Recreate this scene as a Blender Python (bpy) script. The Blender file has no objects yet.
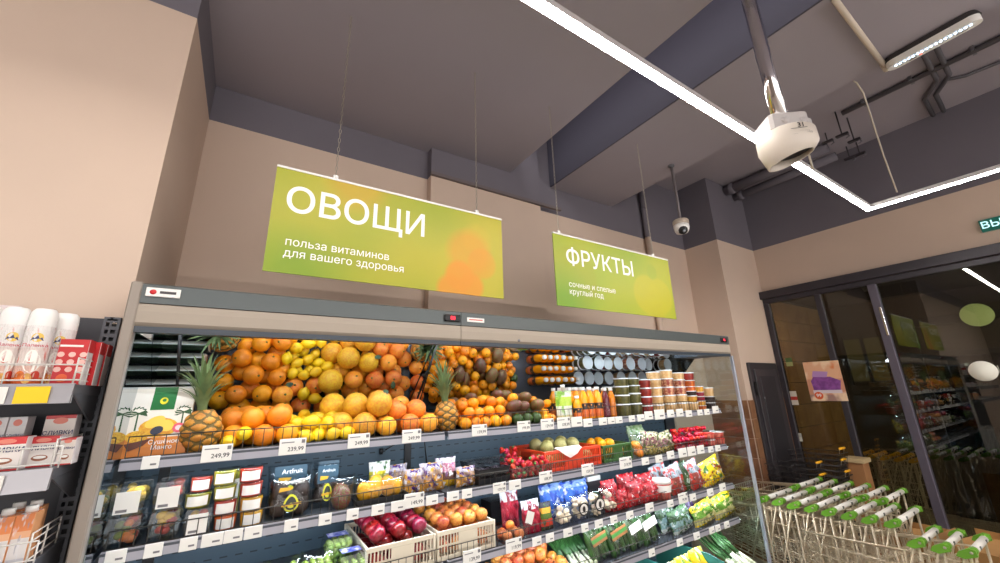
import bpy, math, random
from mathutils import Vector, Matrix, Euler
random.seed(7)
SC = bpy.context.scene
COL = SC.collection
R = math.radians
PI = math.pi

# ------------------------------------------------------------------ camera
H = 1.75                       # eye height; the fridge runs along X, the back wall lies in +Y
F = 390.05
YAW, PITCH, ROLL = R(32.774), R(15.809), R(-1.708)
_f = Vector((math.sin(YAW)*math.cos(PITCH), math.cos(YAW)*math.cos(PITCH), math.sin(PITCH)))
_r = Vector((math.cos(YAW), -math.sin(YAW), 0))
_u = _r.cross(_f)
CR = _r*math.cos(ROLL) + _u*math.sin(ROLL)
CU = -_r*math.sin(ROLL) + _u*math.cos(ROLL)
cam = bpy.data.cameras.new('camera')
cam.sensor_width = 36.0
cam.lens = 36.0*F/1000.0
cam.clip_start = 0.02
camo = bpy.data.objects.new('camera', cam)
COL.objects.link(camo)
camo.matrix_world = Matrix(((CR.x, CU.x, -_f.x, 0), (CR.y, CU.y, -_f.y, 0), (CR.z, CU.z, -_f.z, H), (0, 0, 0, 1)))
SC.camera = camo

# ------------------------------------------------------------------ world, exposure
SC.view_settings.view_transform = 'Standard'
SC.view_settings.look = 'None'
SC.view_settings.gamma = 1.0
SC.view_settings.exposure = 0.38
SC.view_settings.use_curve_mapping = False
w = bpy.data.worlds.new('store_air')
SC.world = w
w.use_nodes = True
w.node_tree.nodes['Background'].inputs[0].default_value = (1.0, 0.955, 0.93, 1)
w.node_tree.nodes['Background'].inputs[1].default_value = 2.2
SC.cycles.use_denoising = True
SC.cycles.max_bounces = 8
SC.cycles.transparent_max_bounces = 16
SC.cycles.sample_clamp_indirect = 4.0
LED_STRENGTH = 62.0
CASE_LED = 20.0

# ------------------------------------------------------------------ pixel helpers (frame 1000x563)
def ray(px, py):
    return CR*((px-500)/F) - CU*((py-281.5)/F) + _f
def atY(px, py, Y):
    d = ray(px, py); d = d*(Y/d.y); d.z += H; return d
def atX(px, py, X):
    d = ray(px, py); d = d*(X/d.x); d.z += H; return d
def atZ(px, py, Z):
    d = ray(px, py); d = d*((Z-H)/d.z); d.z += H; return d
def xp(px, Y, Z):
    """X of the point with this picture column on the line (Y, Z)"""
    k = (px-500)/F
    b = Vector((0, Y, Z-H))
    return -(CR.dot(b)-k*_f.dot(b))/(CR.x-k*_f.x)

# ------------------------------------------------------------------ materials
def lin(c):
    o = []
    for v in c[:3]:
        v /= 255.0
        o.append(v/12.92 if v <= 0.04045 else ((v+0.055)/1.055)**2.4)
    return (*o, 1.0)
MATS = {}
def mat(name, rgb=(200, 200, 200), rough=0.5, metal=0.0, var=0.0, nscale=6.0, bump=0.0, bscale=80.0,
        rnd=0.0, coat=0.0, emit=0.0, spec=0.5, rgb2=None, blotch=0.5, sss=0.0):
    if name in MATS: return MATS[name]
    m = bpy.data.materials.new(name); m.use_nodes = True
    nt = m.node_tree; p = nt.nodes['Principled BSDF']
    c = lin(rgb)
    p.inputs['Base Color'].default_value = c
    p.inputs['Roughness'].default_value = rough
    p.inputs['Metallic'].default_value = metal
    p.inputs['Specular IOR Level'].default_value = spec
    p.inputs['Coat Weight'].default_value = coat
    if emit:
        p.inputs['Emission Color'].default_value = c
        p.inputs['Emission Strength'].default_value = emit
    out = None
    if var or rgb2 is not None:
        tc = nt.nodes.new('ShaderNodeTexCoord')
        no = nt.nodes.new('ShaderNodeTexNoise')
        no.inputs['Scale'].default_value = nscale
        no.inputs['Detail'].default_value = 5
        nt.links.new(tc.outputs['Object'], no.inputs['Vector'])
        mr = nt.nodes.new('ShaderNodeMapRange')
        mr.inputs['From Min'].default_value = blotch-0.12
        mr.inputs['From Max'].default_value = blotch+0.12
        nt.links.new(no.outputs['Fac'], mr.inputs['Value'])
        mx = nt.nodes.new('ShaderNodeMix'); mx.data_type = 'RGBA'
        mx.inputs['A'].default_value = c
        mx.inputs['B'].default_value = lin(rgb2) if rgb2 is not None else tuple(list(x*(1-var) for x in c[:3])+[1])
        nt.links.new(mr.outputs['Result'], mx.inputs['Factor'])
        out = mx.outputs['Result']
    if rnd:
        oi = nt.nodes.new('ShaderNodeObjectInfo')
        hs = nt.nodes.new('ShaderNodeHueSaturation')
        m1 = nt.nodes.new('ShaderNodeMapRange')
        m1.inputs['To Min'].default_value = 0.5-0.035*rnd
        m1.inputs['To Max'].default_value = 0.5+0.02*rnd
        m2 = nt.nodes.new('ShaderNodeMapRange')
        m2.inputs['To Min'].default_value = 1-0.35*rnd
        m2.inputs['To Max'].default_value = 1+0.2*rnd
        nt.links.new(oi.outputs['Random'], m1.inputs['Value'])
        nt.links.new(oi.outputs['Random'], m2.inputs['Value'])
        nt.links.new(m1.outputs[0], hs.inputs['Hue'])
        nt.links.new(m2.outputs[0], hs.inputs['Value'])
        if out: nt.links.new(out, hs.inputs['Color'])
        else: hs.inputs['Color'].default_value = c
        out = hs.outputs['Color']
    if out: nt.links.new(out, p.inputs['Base Color'])
    if bump:
        nb = nt.nodes.new('ShaderNodeTexNoise'); nb.inputs['Scale'].default_value = bscale
        tc2 = nt.nodes.new('ShaderNodeTexCoord')
        nt.links.new(tc2.outputs['Object'], nb.inputs['Vector'])
        bp = nt.nodes.new('ShaderNodeBump'); bp.inputs['Strength'].default_value = bump
        bp.inputs['Distance'].default_value = 0.004
        nt.links.new(nb.outputs['Fac'], bp.inputs['Height'])
        nt.links.new(bp.outputs['Normal'], p.inputs['Normal'])
    MATS[name] = m
    return m
def bands(name, stops, blotches=None, rough=0.35, axis=2, scale=5.0, thr=0.55, coat=0.0):
    """flat print: colour bands along one axis of the thing's own box, plus blotches of print colours"""
    if name in MATS: return MATS[name]
    m = bpy.data.materials.new(name); m.use_nodes = True
    nt = m.node_tree; p = nt.nodes['Principled BSDF']
    p.inputs['Roughness'].default_value = rough
    p.inputs['Coat Weight'].default_value = coat
    tc = nt.nodes.new('ShaderNodeTexCoord')
    sx = nt.nodes.new('ShaderNodeSeparateXYZ')
    nt.links.new(tc.outputs['Generated'], sx.inputs[0])
    cr = nt.nodes.new('ShaderNodeValToRGB'); cr.color_ramp.interpolation = 'CONSTANT'
    if len(stops) == 1: stops = [stops[0], (0.5, stops[0][1])]
    e = cr.color_ramp.elements
    while len(e) < len(stops): e.new(0.5)
    for k, (pos, col) in enumerate(stops):
        e[k].position = pos; e[k].color = lin(col)
    nt.links.new(sx.outputs[axis], cr.inputs['Fac'])
    out = cr.outputs['Color']
    for k, (col, sc, th) in enumerate(blotches or []):
        no = nt.nodes.new('ShaderNodeTexNoise'); no.inputs['Scale'].default_value = sc*0.62
        no.noise_dimensions = '4D'; no.inputs['W'].default_value = 3.1*k+len(name)
        nt.links.new(tc.outputs['Generated'], no.inputs['Vector'])
        mr = nt.nodes.new('ShaderNodeMapRange')
        mr.inputs['From Min'].default_value = th-0.05; mr.inputs['From Max'].default_value = th+0.05
        nt.links.new(no.outputs['Fac'], mr.inputs['Value'])
        mx = nt.nodes.new('ShaderNodeMix'); mx.data_type = 'RGBA'
        nt.links.new(mr.outputs['Result'], mx.inputs['Factor'])
        nt.links.new(out, mx.inputs['A']); mx.inputs['B'].default_value = lin(col)
        out = mx.outputs['Result']
    nt.links.new(out, p.inputs['Base Color'])
    if rough <= 0.26:      # film: fine wrinkles
        nb = nt.nodes.new('ShaderNodeTexNoise'); nb.inputs['Scale'].default_value = 9.0; nb.inputs['Detail'].default_value = 4
        nb.inputs['Distortion'].default_value = 1.5
        nt.links.new(tc.outputs['Generated'], nb.inputs['Vector'])
        bp = nt.nodes.new('ShaderNodeBump'); bp.inputs['Strength'].default_value = 0.7; bp.inputs['Distance'].default_value = 0.012
        nt.links.new(nb.outputs['Fac'], bp.inputs['Height']); nt.links.new(bp.outputs['Normal'], p.inputs['Normal'])
    MATS[name] = m
    return m
def clear(name, tint=(255, 255, 255), ior=1.45, extra=0.02, rough=0.03):
    """thin clear plastic or glass: transparent with a Fresnel reflection"""
    if name in MATS: return MATS[name]
    m = bpy.data.materials.new(name); m.use_nodes = True
    nt = m.node_tree; nt.nodes.clear()
    o = nt.nodes.new('ShaderNodeOutputMaterial')
    t = nt.nodes.new('ShaderNodeBsdfTransparent'); t.inputs[0].default_value = lin(tint)
    g = nt.nodes.new('ShaderNodeBsdfGlossy'); g.inputs['Roughness'].default_value = rough
    fr = nt.nodes.new('ShaderNodeFresnel')
    ge_ = nt.nodes.new('ShaderNodeNewGeometry'); io = nt.nodes.new('ShaderNodeMapRange')   # thin sheet: no total reflection on the way out
    io.inputs['To Min'].default_value = ior; io.inputs['To Max'].default_value = 1/ior
    nt.links.new(ge_.outputs['Backfacing'], io.inputs['Value']); nt.links.new(io.outputs[0], fr.inputs['IOR'])
    ad = nt.nodes.new('ShaderNodeMath'); ad.operation = 'ADD'; ad.use_clamp = True
    ad.inputs[1].default_value = extra
    mx = nt.nodes.new('ShaderNodeMixShader')
    nt.links.new(fr.outputs[0], ad.inputs[0]); nt.links.new(ad.outputs[0], mx.inputs[0])
    nt.links.new(t.outputs[0], mx.inputs[1]); nt.links.new(g.outputs[0], mx.inputs[2])
    nt.links.new(mx.outputs[0], o.inputs[0])
    MATS[name] = m
    return m

# ------------------------------------------------------------------ mesh builder
class MB:
    def __init__(s): s.v = []; s.f = []; s.m = []; s.s = []
    def add(s, vs, fs, mi=0, sm=False):
        b = len(s.v); s.v.extend(tuple(v) for v in vs)
        for f in fs:
            s.f.append([b+i for i in f]); s.m.append(mi); s.s.append(sm)
        return s
    def box(s, x0, x1, y0, y1, z0, z1, mi=0):
        vs = [(x, y, z) for z in (z0, z1) for y in (y0, y1) for x in (x0, x1)]
        return s.add(vs, [(0, 2, 3, 1), (4, 5, 7, 6), (0, 1, 5, 4), (2, 6, 7, 3), (0, 4, 6, 2), (1, 3, 7, 5)], mi)
    def cbox(s, x0, x1, y0, y1, z0, z1, c=0.004, mi=0, sm=False):
        vs = []
        for i, z in enumerate((z0, z0+c, z1-c, z1)):
            k = c if i in (0, 3) else 0.0
            a, b, d, e = x0+k, x1-k, y0+k, y1-k
            vs += [(a+c, d, z), (b-c, d, z), (b, d+c, z), (b, e-c, z), (b-c, e, z), (a+c, e, z), (a, e-c, z), (a, d+c, z)]
        fs = [tuple(range(7, -1, -1)), tuple(range(24, 32))]
        for l in range(3):
            for k in range(8):
                j = (k+1) % 8
                fs.append((l*8+k, l*8+j, l*8+8+j, l*8+8+k))
        return s.add(vs, fs, mi, sm)
    def quad(s, a, b, c, d, mi=0): return s.add([a, b, c, d], [(0, 1, 2, 3)], mi)
    def prism(s, pts, y0, y1, mi=0):
        """polygon in XZ (counter-clockwise seen from -Y) extruded along Y"""
        n = len(pts)
        vs = [(x, y0, z) for x, z in pts]+[(x, y1, z) for x, z in pts]
        fs = [tuple(range(n)), tuple(range(2*n-1, n-1, -1))]
        fs += [(k, n+k, n+(k+1) % n, (k+1) % n) for k in range(n)]
        return s.add(vs, fs, mi)
    def prismx(s, pts, x0, x1, mi=0):
        """polygon in YZ extruded along X"""
        n = len(pts)
        vs = [(x0, y, z) for y, z in pts]+[(x1, y, z) for y, z in pts]
        fs = [tuple(range(n)), tuple(range(2*n-1, n-1, -1))]
        fs += [(k, n+k, n+(k+1) % n, (k+1) % n) for k in range(n)]
        return s.add(vs, fs, mi)
    def tube(s, pts, r, n=6, mi=0, cap=True, sm=True):
        P = [Vector(p) for p in pts]; rings = []
        rr = r if isinstance(r, (list, tuple)) else [r]*len(P)
        up = None
        for i, p in enumerate(P):
            t = (P[min(i+1, len(P)-1)]-P[max(i-1, 0)]).normalized()
            if up is None:
                up = Vector((0, 0, 1)) if abs(t.z) < 0.9 else Vector((1, 0, 0))
            a = t.cross(up)
            if a.length < 1e-5: a = t.orthogonal()
            a.normalize(); b = t.cross(a); up = a.cross(t)
            rings.append([p+(a*math.cos(2*PI*k/n)+b*math.sin(2*PI*k/n))*rr[i] for k in range(n)])
        vs = [v for g in rings for v in g]; fs = []
        for i in range(len(P)-1):
            for k in range(n):
                j = (k+1) % n
                fs.append((i*n+k, i*n+j, i*n+n+j, i*n+n+k))
        if cap:
            fs.append(tuple(range(n-1, -1, -1))); fs.append(tuple(range((len(P)-1)*n, len(P)*n)))
        return s.add(vs, fs, mi, sm)
    def lathe(s, prof, n=16, o=(0, 0, 0), mi=0, sm=True, sx=1.0, sy=1.0, cap=True):
        vs = []; fs = []; L = len(prof)
        for r, z in prof:
            for k in range(n):
                a = 2*PI*k/n
                vs.append((o[0]+r*sx*math.cos(a), o[1]+r*sy*math.sin(a), o[2]+z))
        for i in range(L-1):
            for k in range(n):
                j = (k+1) % n
                fs.append((i*n+k, i*n+j, i*n+n+j, i*n+n+k))
        if cap:
            if prof[0][0] > 1e-6: fs.append(tuple(range(n-1, -1, -1)))
            if prof[-1][0] > 1e-6: fs.append(tuple(range((L-1)*n, L*n)))
        return s.add(vs, fs, mi, sm)
    def ball(s, c, r, n=10, l=7, mi=0, sx=1, sy=1, sz=1):
        prof = [(r*math.sin(PI*i/l), -r*sz*math.cos(PI*i/l)) for i in range(l+1)]
        return s.lathe(prof, n, c, mi, True, sx, sy, False)
    def mesh(s, name, mats):
        me = bpy.data.meshes.new(name)
        me.from_pydata(s.v, [], s.f)
        if not isinstance(mats, (list, tuple)): mats = [mats]
        for m in mats: me.materials.append(m)
        me.polygons.foreach_set('material_index', s.m)
        me.polygons.foreach_set('use_smooth', s.s)
        me.update()
        return me
    def ob(s, name, mats, parent=None, loc=(0, 0, 0), rot=(0, 0, 0)):
        return put(name, s.mesh(name, mats), parent, loc, rot)
def put(name, me, parent=None, loc=(0, 0, 0), rot=(0, 0, 0), sc=None):
    o = bpy.data.objects.new(name, me); COL.objects.link(o)
    o.location = loc; o.rotation_euler = rot
    if sc is not None: o.scale = sc if hasattr(sc, '__len__') else (sc, sc, sc)
    if parent: o.parent = parent
    return o
def tag(o, label, cat, group=None):
    o['label'] = label; o['category'] = cat
    if group: o['group'] = group
    return o
def struct(o): o['kind'] = 'structure'; return o
def empty(name, loc, label, cat, group=None, rot=(0, 0, 0)):
    o = put(name, None, None, loc, rot); o.empty_display_size = 0.05
    return tag(o, label, cat, group)
def dup(src, loc, rot=None, label=None, group=None, sc=None):
    """copy of a thing with its parts and their sub-parts"""
    c = src.copy(); COL.objects.link(c); c.location = loc
    if rot is not None: c.rotation_euler = rot
    if sc is not None: c.scale = (sc, sc, sc)
    if label: c['label'] = label
    if group: c['group'] = group
    def kids(a, b):
        for ch in [x for x in KIDS.get(a.name, [])]:
            d = ch.copy(); COL.objects.link(d); d.parent = b
            KIDS.setdefault(b.name, []).append(d)
            kids(ch, d)
    if src.name not in KIDS: index_kids(src)
    kids(src, c)
    return c
KIDS = {}
def index_kids(o):
    KIDS[o.name] = list(o.children)
    for c in o.children: index_kids(c)
ORD = ['first', 'second', 'third', 'fourth', 'fifth', 'sixth', 'seventh', 'eighth', 'ninth', 'tenth', 'eleventh', 'twelfth',
       'thirteenth', 'fourteenth', 'fifteenth', 'sixteenth', 'seventeenth', 'eighteenth', 'nineteenth', 'twentieth']
TXT = {}
def text_meshes(s, size, m, bold=0.0, align='CENTER', split=False):
    """outlines of the lettering, every outer contour filled on its own so overlapping strokes stay solid"""
    from mathutils.geometry import interpolate_bezier, delaunay_2d_cdt
    key = (s, round(size, 4), m.name, bold, align, split)
    if key in TXT: return TXT[key]
    cu = bpy.data.curves.new('lettering', 'FONT')
    cu.body = s; cu.size = size; cu.align_x = align; cu.align_y = 'CENTER'
    t = bpy.data.objects.new('lettering', cu); COL.objects.link(t)
    dg = bpy.context.evaluated_depsgraph_get()
    te = t.evaluated_get(dg); cv = te.to_curve(dg)
    polys = []
    for sp in cv.splines:
        P = []; bz = sp.bezier_points; n = len(bz)
        for k in range(n):
            a, b = bz[k], bz[(k+1) % n]
            if (a.handle_right-a.co).length < 1e-6 and (b.handle_left-b.co).length < 1e-6: P.append(a.co.to_2d())
            else: P += [q.to_2d() for q in interpolate_bezier(a.co, a.handle_right, b.handle_left, b.co, 5)[:-1]]
        Q = [p for k, p in enumerate(P) if (p-P[k-1]).length > size*1e-4]
        Q = [p for k, p in enumerate(Q) if abs((p-Q[k-1]).cross(Q[(k+1) % len(Q)]-p)) > 1e-5*size*size]   # drop points on straight runs
        if len(Q) > 2: polys.append(Q)
    te.to_curve_clear()
    bpy.data.objects.remove(t); bpy.data.curves.remove(cu)
    def area(P): return sum(P[k-1].x*P[k].y-P[k].x*P[k-1].y for k in range(len(P)))/2
    def turns(p, P):       # winding number of one contour about a point
        c = 0
        for k in range(len(P)):
            a, b = P[k-1], P[k]
            if (a.y > p.y) != (b.y > p.y) and p.x < (b.x-a.x)*(p.y-a.y)/(b.y-a.y)+a.x: c += 1 if b.y > a.y else -1
        return c
    if not polys: TXT[key] = []; return []
    sgn = area(max(polys, key=lambda P: abs(area(P))))
    sgn = 1 if sgn > 0 else -1
    def grow(P, d):
        o = []
        for k in range(len(P)):
            e0 = (P[k]-P[k-1]).normalized(); e1 = (P[(k+1) % len(P)]-P[k]).normalized()
            nrm = Vector((e0.y+e1.y, -(e0.x+e1.x)))
            if nrm.length > 1e-6: nrm.normalize()
            o.append(P[k]+nrm*d*sgn)
        return o
    polys = [grow(P, bold*size) for P in polys] if bold else polys
    V = []; E = []
    for P in polys:
        b0 = len(V); V += P; E += [(b0+k, b0+(k+1) % len(P)) for k in range(len(P))]
    V2, _e, F2, *_r2 = delaunay_2d_cdt(V, E, [], 0, size*1e-6)
    boxes = [(min(p.x for p in P), max(p.x for p in P), P) for P in polys]
    keep = []
    for f in F2:
        c = (V2[f[0]]+V2[f[1]]+V2[f[2]])/3
        if sum(turns(c, P) for a, b, P in boxes if a <= c.x <= b): keep.append(tuple(f))
    groups = []            # letters: runs of triangles that overlap along x
    for lo, hi, f in sorted((min(V2[q].x for q in f), max(V2[q].x for q in f), f) for f in keep):
        if groups and (not split or lo <= groups[-1][0]+size*1e-5): groups[-1][0] = max(groups[-1][0], hi); groups[-1][1].append(f)
        else: groups.append([hi, [f]])
    res = []
    for _h, fs in groups:
        ids = sorted({q for f in fs for q in f}); mp = {q: k for k, q in enumerate(ids)}
        def up(f):
            a, b, c = (V2[q] for q in f)
            return f if (b-a).cross(c-a) > 0 else f[::-1]
        res.append(MB().add([(V2[q].x, V2[q].y, 0) for q in ids], [tuple(mp[q] for q in up(f)) for f in fs]).mesh('lettering', m))
    TXT[key] = res
    return res
def text(s, size, m, parent, loc, rot=(PI/2, 0, 0), bold=0.0, align='CENTER', name='lettering', split=False):
    for me in text_meshes(s, size, m, bold, align, split): put(name, me, parent, loc, rot)
# ------------------------------------------------------------------ shared materials
BEIGE = mat('beige_wall_paint', (212, 189, 171), 0.75, var=0.05, nscale=1.5, bump=0.05, bscale=120)
DARK = mat('dark_grey_paint', (112, 107, 116), 0.8, var=0.07, nscale=1.2, bump=0.08, bscale=60)
CEIL = mat('lit_ceiling_paint', (160, 153, 161), 0.85, var=0.05, nscale=1.0, bump=0.05, bscale=50)  # same paint as the dark walls, lightened to stand for light on the ceiling
FLOORM = mat('grey_floor_tile', (206, 196, 182), 0.35, var=0.1, nscale=3)
TILE = mat('brown_wood_tile', (150, 108, 78), 0.45, rgb2=(126, 86, 58), nscale=7, rnd=0.25)
TAN = mat('tan_stone_panel', (206, 160, 100), 0.5, rgb2=(180, 134, 80), nscale=4, rnd=0.2)
FRAME = mat('anthracite_frame', (58, 54, 60), 0.4, metal=0.2)
FRAME2 = mat('grey_violet_frame', (92, 86, 98), 0.4, metal=0.3)
GLASS = clear('door_glass', (206, 206, 196), 1.7, 0.01, 0.0)
WHITE = mat('white_plastic', (236, 234, 230), 0.4)
PAPER = mat('white_paper', (238, 236, 230), 0.6)
INK = mat('black_ink', (30, 30, 34), 0.6)
BLACK = mat('black_plastic', (24, 24, 27), 0.45)
GREYM = mat('grey_metal', (120, 120, 126), 0.4, metal=0.4)
CHROME = mat('chrome', (225, 222, 224), 0.09, metal=1.0)
WIRE = mat('galvanised_wire', (190, 182, 168), 0.3, metal=0.85)
DWIRE = mat('dark_wire', (74, 70, 64), 0.4, metal=0.5)
WWIRE = mat('white_wire', (222, 218, 212), 0.35)
CAB = mat('grey_conduit', (92, 90, 96), 0.6)
CLEARP = clear('clear_plastic', (242, 246, 248), 1.4, 0.03, 0.06)
FILM = clear('clear_film', (250, 252, 254), 1.4, 0.05, 0.12)
LEDW = mat('led_white', (255, 250, 244), emit=LED_STRENGTH)
LEDS = mat('shelf_led_white', (232, 244, 255), emit=CASE_LED*1.7)
LEDC = mat('case_led_white', (236, 246, 255), emit=CASE_LED)

# ------------------------------------------------------------------ room shell
ZD = H+1.756          # line where beige paint ends and dark paint begins
ZL = H+2.02           # low soffits
ZH = H+2.62           # high ceiling
YB, YP, YS, YC = 2.80, 2.72, 2.365, 1.97
XW, XR = 5.655, 4.757
XCOL = -0.405
struct(MB().box(-6.2, -6.0, -7, 3.2, 0, ZL).ob('wall_far_unseen', mat('unseen_wall_paint', (150, 138, 128), 0.8)))  # unseen wall added to darken what the door glass reflects
b = MB().box(-6, 9, -7, 3.2, -0.12, 0.0)
struct(b.ob('floor', FLOORM))
struct(MB().box(-6, 1.90, -7, 2.95, ZL, ZL+0.2).ob('ceiling', CEIL))
struct(MB().box(2.47, 3.385, -7, 2.95, H+2.055, ZH+0.3, 0).ob('trim_1', [CEIL]))
struct(MB().box(1.7, 2.5, -7, 2.95, ZH+0.15, ZH+0.35).ob('trim_2', CEIL))
struct(MB().box(3.3, 6.0, -7, 2.95, ZH, ZH+0.2).ob('trim_3', CEIL))
# sheet on the dropped beam's flank facing the slot, darker than its underside
struct(MB().box(2.455, 2.4695, -7, 2.79, H+2.055, ZH+0.15).ob('trim_4', mat('beam_flank_dark', (74, 72, 86), 0.8)))
wb = struct(MB().box(XCOL, XR, YB, YB+0.15, 0, ZD).box(XCOL, XR, YB, YB+0.15, ZD, ZH+0.2, 1).ob('wall_back', [BEIGE, DARK]))
struct(MB().box(1.10, 2.25, YP, YB-0.001, 0, ZD).box(1.10, 2.25, YP, YB-0.001, ZD, ZH+0.14, 1).ob('wall_pilaster', [BEIGE, DARK]))
struct(MB().box(-6, XCOL, YC, YB+0.15, 0, ZD).box(-6, XCOL, YC, YB+0.15, ZD, ZL, 1).ob('wall_left', [BEIGE, DARK]))
ws = struct(MB().box(XR, XW+0.15, YS, YB+0.15, 0, ZD).box(XR, XW+0.15, YS, YB+0.15, ZD, ZH+0.2, 1).ob('wall_right_step', [BEIGE, DARK]))
ZHD = H+1.16
struct(MB().box(XW, XW+0.15, -7, YS, ZHD-0.06, ZD).box(XW, XW+0.15, -7, YS, ZD, ZH+0.2, 1).ob('wall_right', [BEIGE, DARK]))
# brown tile wainscot on the step wall: each tile a piece
ZT = H-0.165
tme = MB().cbox(0, 1, 0, 0.012, 0, 1, 0.0)
def tile(parent, m, x0, x1, z0, z1, y, along='x'):
    me = MB().box(0, x1-x0-0.004, -0.012, 0, 0, z1-z0-0.004).mesh('tile', m)
    if along == 'x': return put('tile', me, parent, (x0, y, z0))
    return put('tile', me, parent, (y, x0, z0), (0, 0, -PI/2))
nr = 8
for j in range(nr):
    z0, z1 = ZT-(j+1)*0.2, ZT-j*0.2
    tile(ws, TILE, XR+0.001, 4.868, max(z0, 0), z1, YS-0.0005)
    tile(ws, TILE, 5.545, XW-0.06, max(z0, 0), z1, YS-0.0005)
    o = tile(ws, TILE, YB-0.0, YB+0.43, max(z0, 0), z1, XR-0.0005, 'y')
# trunking along the paint line of the pilaster
struct(MB().box(1.09, 2.26, YP-0.03, YP-0.001, ZD-0.005, ZD+0.022).box(2.26, 2.5, YP-0.03, YP-0.001, ZD-0.005, ZD+0.022)
       .ob('trim_5', mat('trunking_grey', (108, 98, 98), 0.6)))
# riser pipe on the back wall: beige below the paint line, dark above
pp = empty('riser_pipe', (3.93, YB-0.05, 0), 'vertical wall pipe behind the smaller green sign, beige below and dark above', 'pipe')
MB().lathe([(0.035, 0), (0.035, ZD)], 14).ob('lower_length', BEIGE, pp)
MB().lathe([(0.035, ZD), (0.035, ZH)], 14).ob('upper_length', DARK, pp)
MB().lathe([(0.042, ZD+0.35), (0.042, ZD+0.39)], 14).ob('clamp', DARK, pp)

# ------------------------------------------------------------------ entrance wall (faces -X)
ZB = H+1.06
hd = MB().cbox(5.55, XW-0.001, -7, 2.405, ZB, ZHD, 0.006).ob('door_header', FRAME); tag(hd, 'dark grey sliding door header box spanning above the glass entrance', 'door header')
fr = struct(MB().box(5.60, 5.66, -7, 2.36, ZB-0.055, ZB).ob('window_1', FRAME))
def post(y0, y1, m, x0=5.60, x1=5.67, z1=ZB-0.055): return MB().cbox(x0, x1, y0, y1, 0, z1, 0.004).ob('mullion', m, fr)
post(2.30, 2.362, FRAME); post(1.745, 1.805, FRAME); post(1.245, 1.315, FRAME2, 5.585, 5.655); post(-0.35, -0.28, FRAME2, 5.585, 5.655)
post(-2.0, -1.93, FRAME)
MB().box(5.6, 5.66, -7, 2.36, 0, 0.09).ob('bottom_rail', FRAME, fr)
for y0, y1 in ((1.805, 2.30), (1.315, 1.745), (-0.28, 1.245), (-1.93, -0.35)):
    MB().box(5.632, 5.640, y0, y1, 0.09, ZB-0.055).ob('pane', GLASS, fr)
# light cable hooks and small latches on the mullions
MB().cbox(5.575, 5.586, 1.25, 1.27, H+0.45, H+0.75, 0.002).ob('pull_handle', CHROME, fr)

# vestibule beyond the glass
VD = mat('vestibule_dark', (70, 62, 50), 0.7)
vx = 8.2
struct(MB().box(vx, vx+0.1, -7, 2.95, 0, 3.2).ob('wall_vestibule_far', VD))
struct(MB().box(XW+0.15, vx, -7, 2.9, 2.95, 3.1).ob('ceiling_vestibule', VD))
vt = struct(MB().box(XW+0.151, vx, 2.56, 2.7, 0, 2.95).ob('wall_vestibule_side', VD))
for j in range(10):
    for i in range(3):
        x0 = XW+0.16+i*0.82; z0 = 2.92-(j+1)*0.29
        put('panel', MB().cbox(0, 0.812, -0.015, 0, 0, 0.282, 0.002).mesh('panel', TAN), vt, (x0, 2.559, z0))
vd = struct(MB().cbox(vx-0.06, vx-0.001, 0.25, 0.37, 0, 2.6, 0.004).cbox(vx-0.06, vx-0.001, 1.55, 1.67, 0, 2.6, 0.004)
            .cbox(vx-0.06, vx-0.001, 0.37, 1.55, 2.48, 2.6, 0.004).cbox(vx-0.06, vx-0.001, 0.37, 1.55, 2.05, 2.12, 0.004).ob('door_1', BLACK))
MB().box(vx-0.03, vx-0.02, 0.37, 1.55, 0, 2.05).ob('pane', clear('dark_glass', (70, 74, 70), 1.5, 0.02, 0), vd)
MB().cbox(vx-0.09, vx-0.06, 0.9, 0.95, 0.9, 1.9, 0.004).ob('handle', CHROME, vd)
vw = struct(MB().box(vx-0.02, vx-0.001, 1.95, 2.4, 1.75, 2.4).ob('window_2', mat('dim_lit_blind', (120, 112, 70), 0.6, emit=0.12)))
MB().cbox(vx-0.05, vx-0.02, 1.9, 1.95, 1.7, 2.45, 0.003).cbox(vx-0.05, vx-0.02, 2.4, 2.45, 1.7, 2.45, 0.003).cbox(vx-0.05, vx-0.02, 2.15, 2.19, 1.7, 2.45, 0.003).ob('window_frame', BLACK, vw)
lp = atX(977, 315, 8.0)
gl = empty('round_lamp', (7.98, lp.y, lp.z), 'pale green round lamp glowing in the dark vestibule above the white disc', 'lamp')
MB().ball((0, 0, 0), 0.15, 20, 10, sx=0.5).ob('globe', mat('green_globe', (190, 205, 130), 0.3, emit=0.55), gl)
MB().box(0.07, 0.218, -0.04, 0.04, -0.04, 0.04).ob('wall_mount', BLACK, gl)
tl = empty('vestibule_lamp', (6.0, 1.75, 2.949), 'long warm ceiling lamp in the dark vestibule behind the glass doors', 'lamp')
MB().cbox(-0.07, 0.07, -0.3, 0.3, -0.05, 0, 0.004).ob('housing', GREYM, tl)
MB().box(-0.055, 0.055, -0.28, 0.28, -0.056, -0.05).ob('diffuser', mat('warm_diffuser', (255, 226, 170), emit=24.0), tl)
# white round sticker on the near glass
d2 = atX(983, 371, 5.628)
o = MB().lathe([(0.0, 0), (0.088, 0), (0.088, 0.002), (0, 0.002)], 28, cap=False).ob('round_sticker', mat('sticker_white', (236, 234, 222), 0.5), None, (5.6285, d2.y, d2.z), (0, PI/2, 0))
tag(o, 'white round warning sticker on the near glass door', 'sticker')
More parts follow.
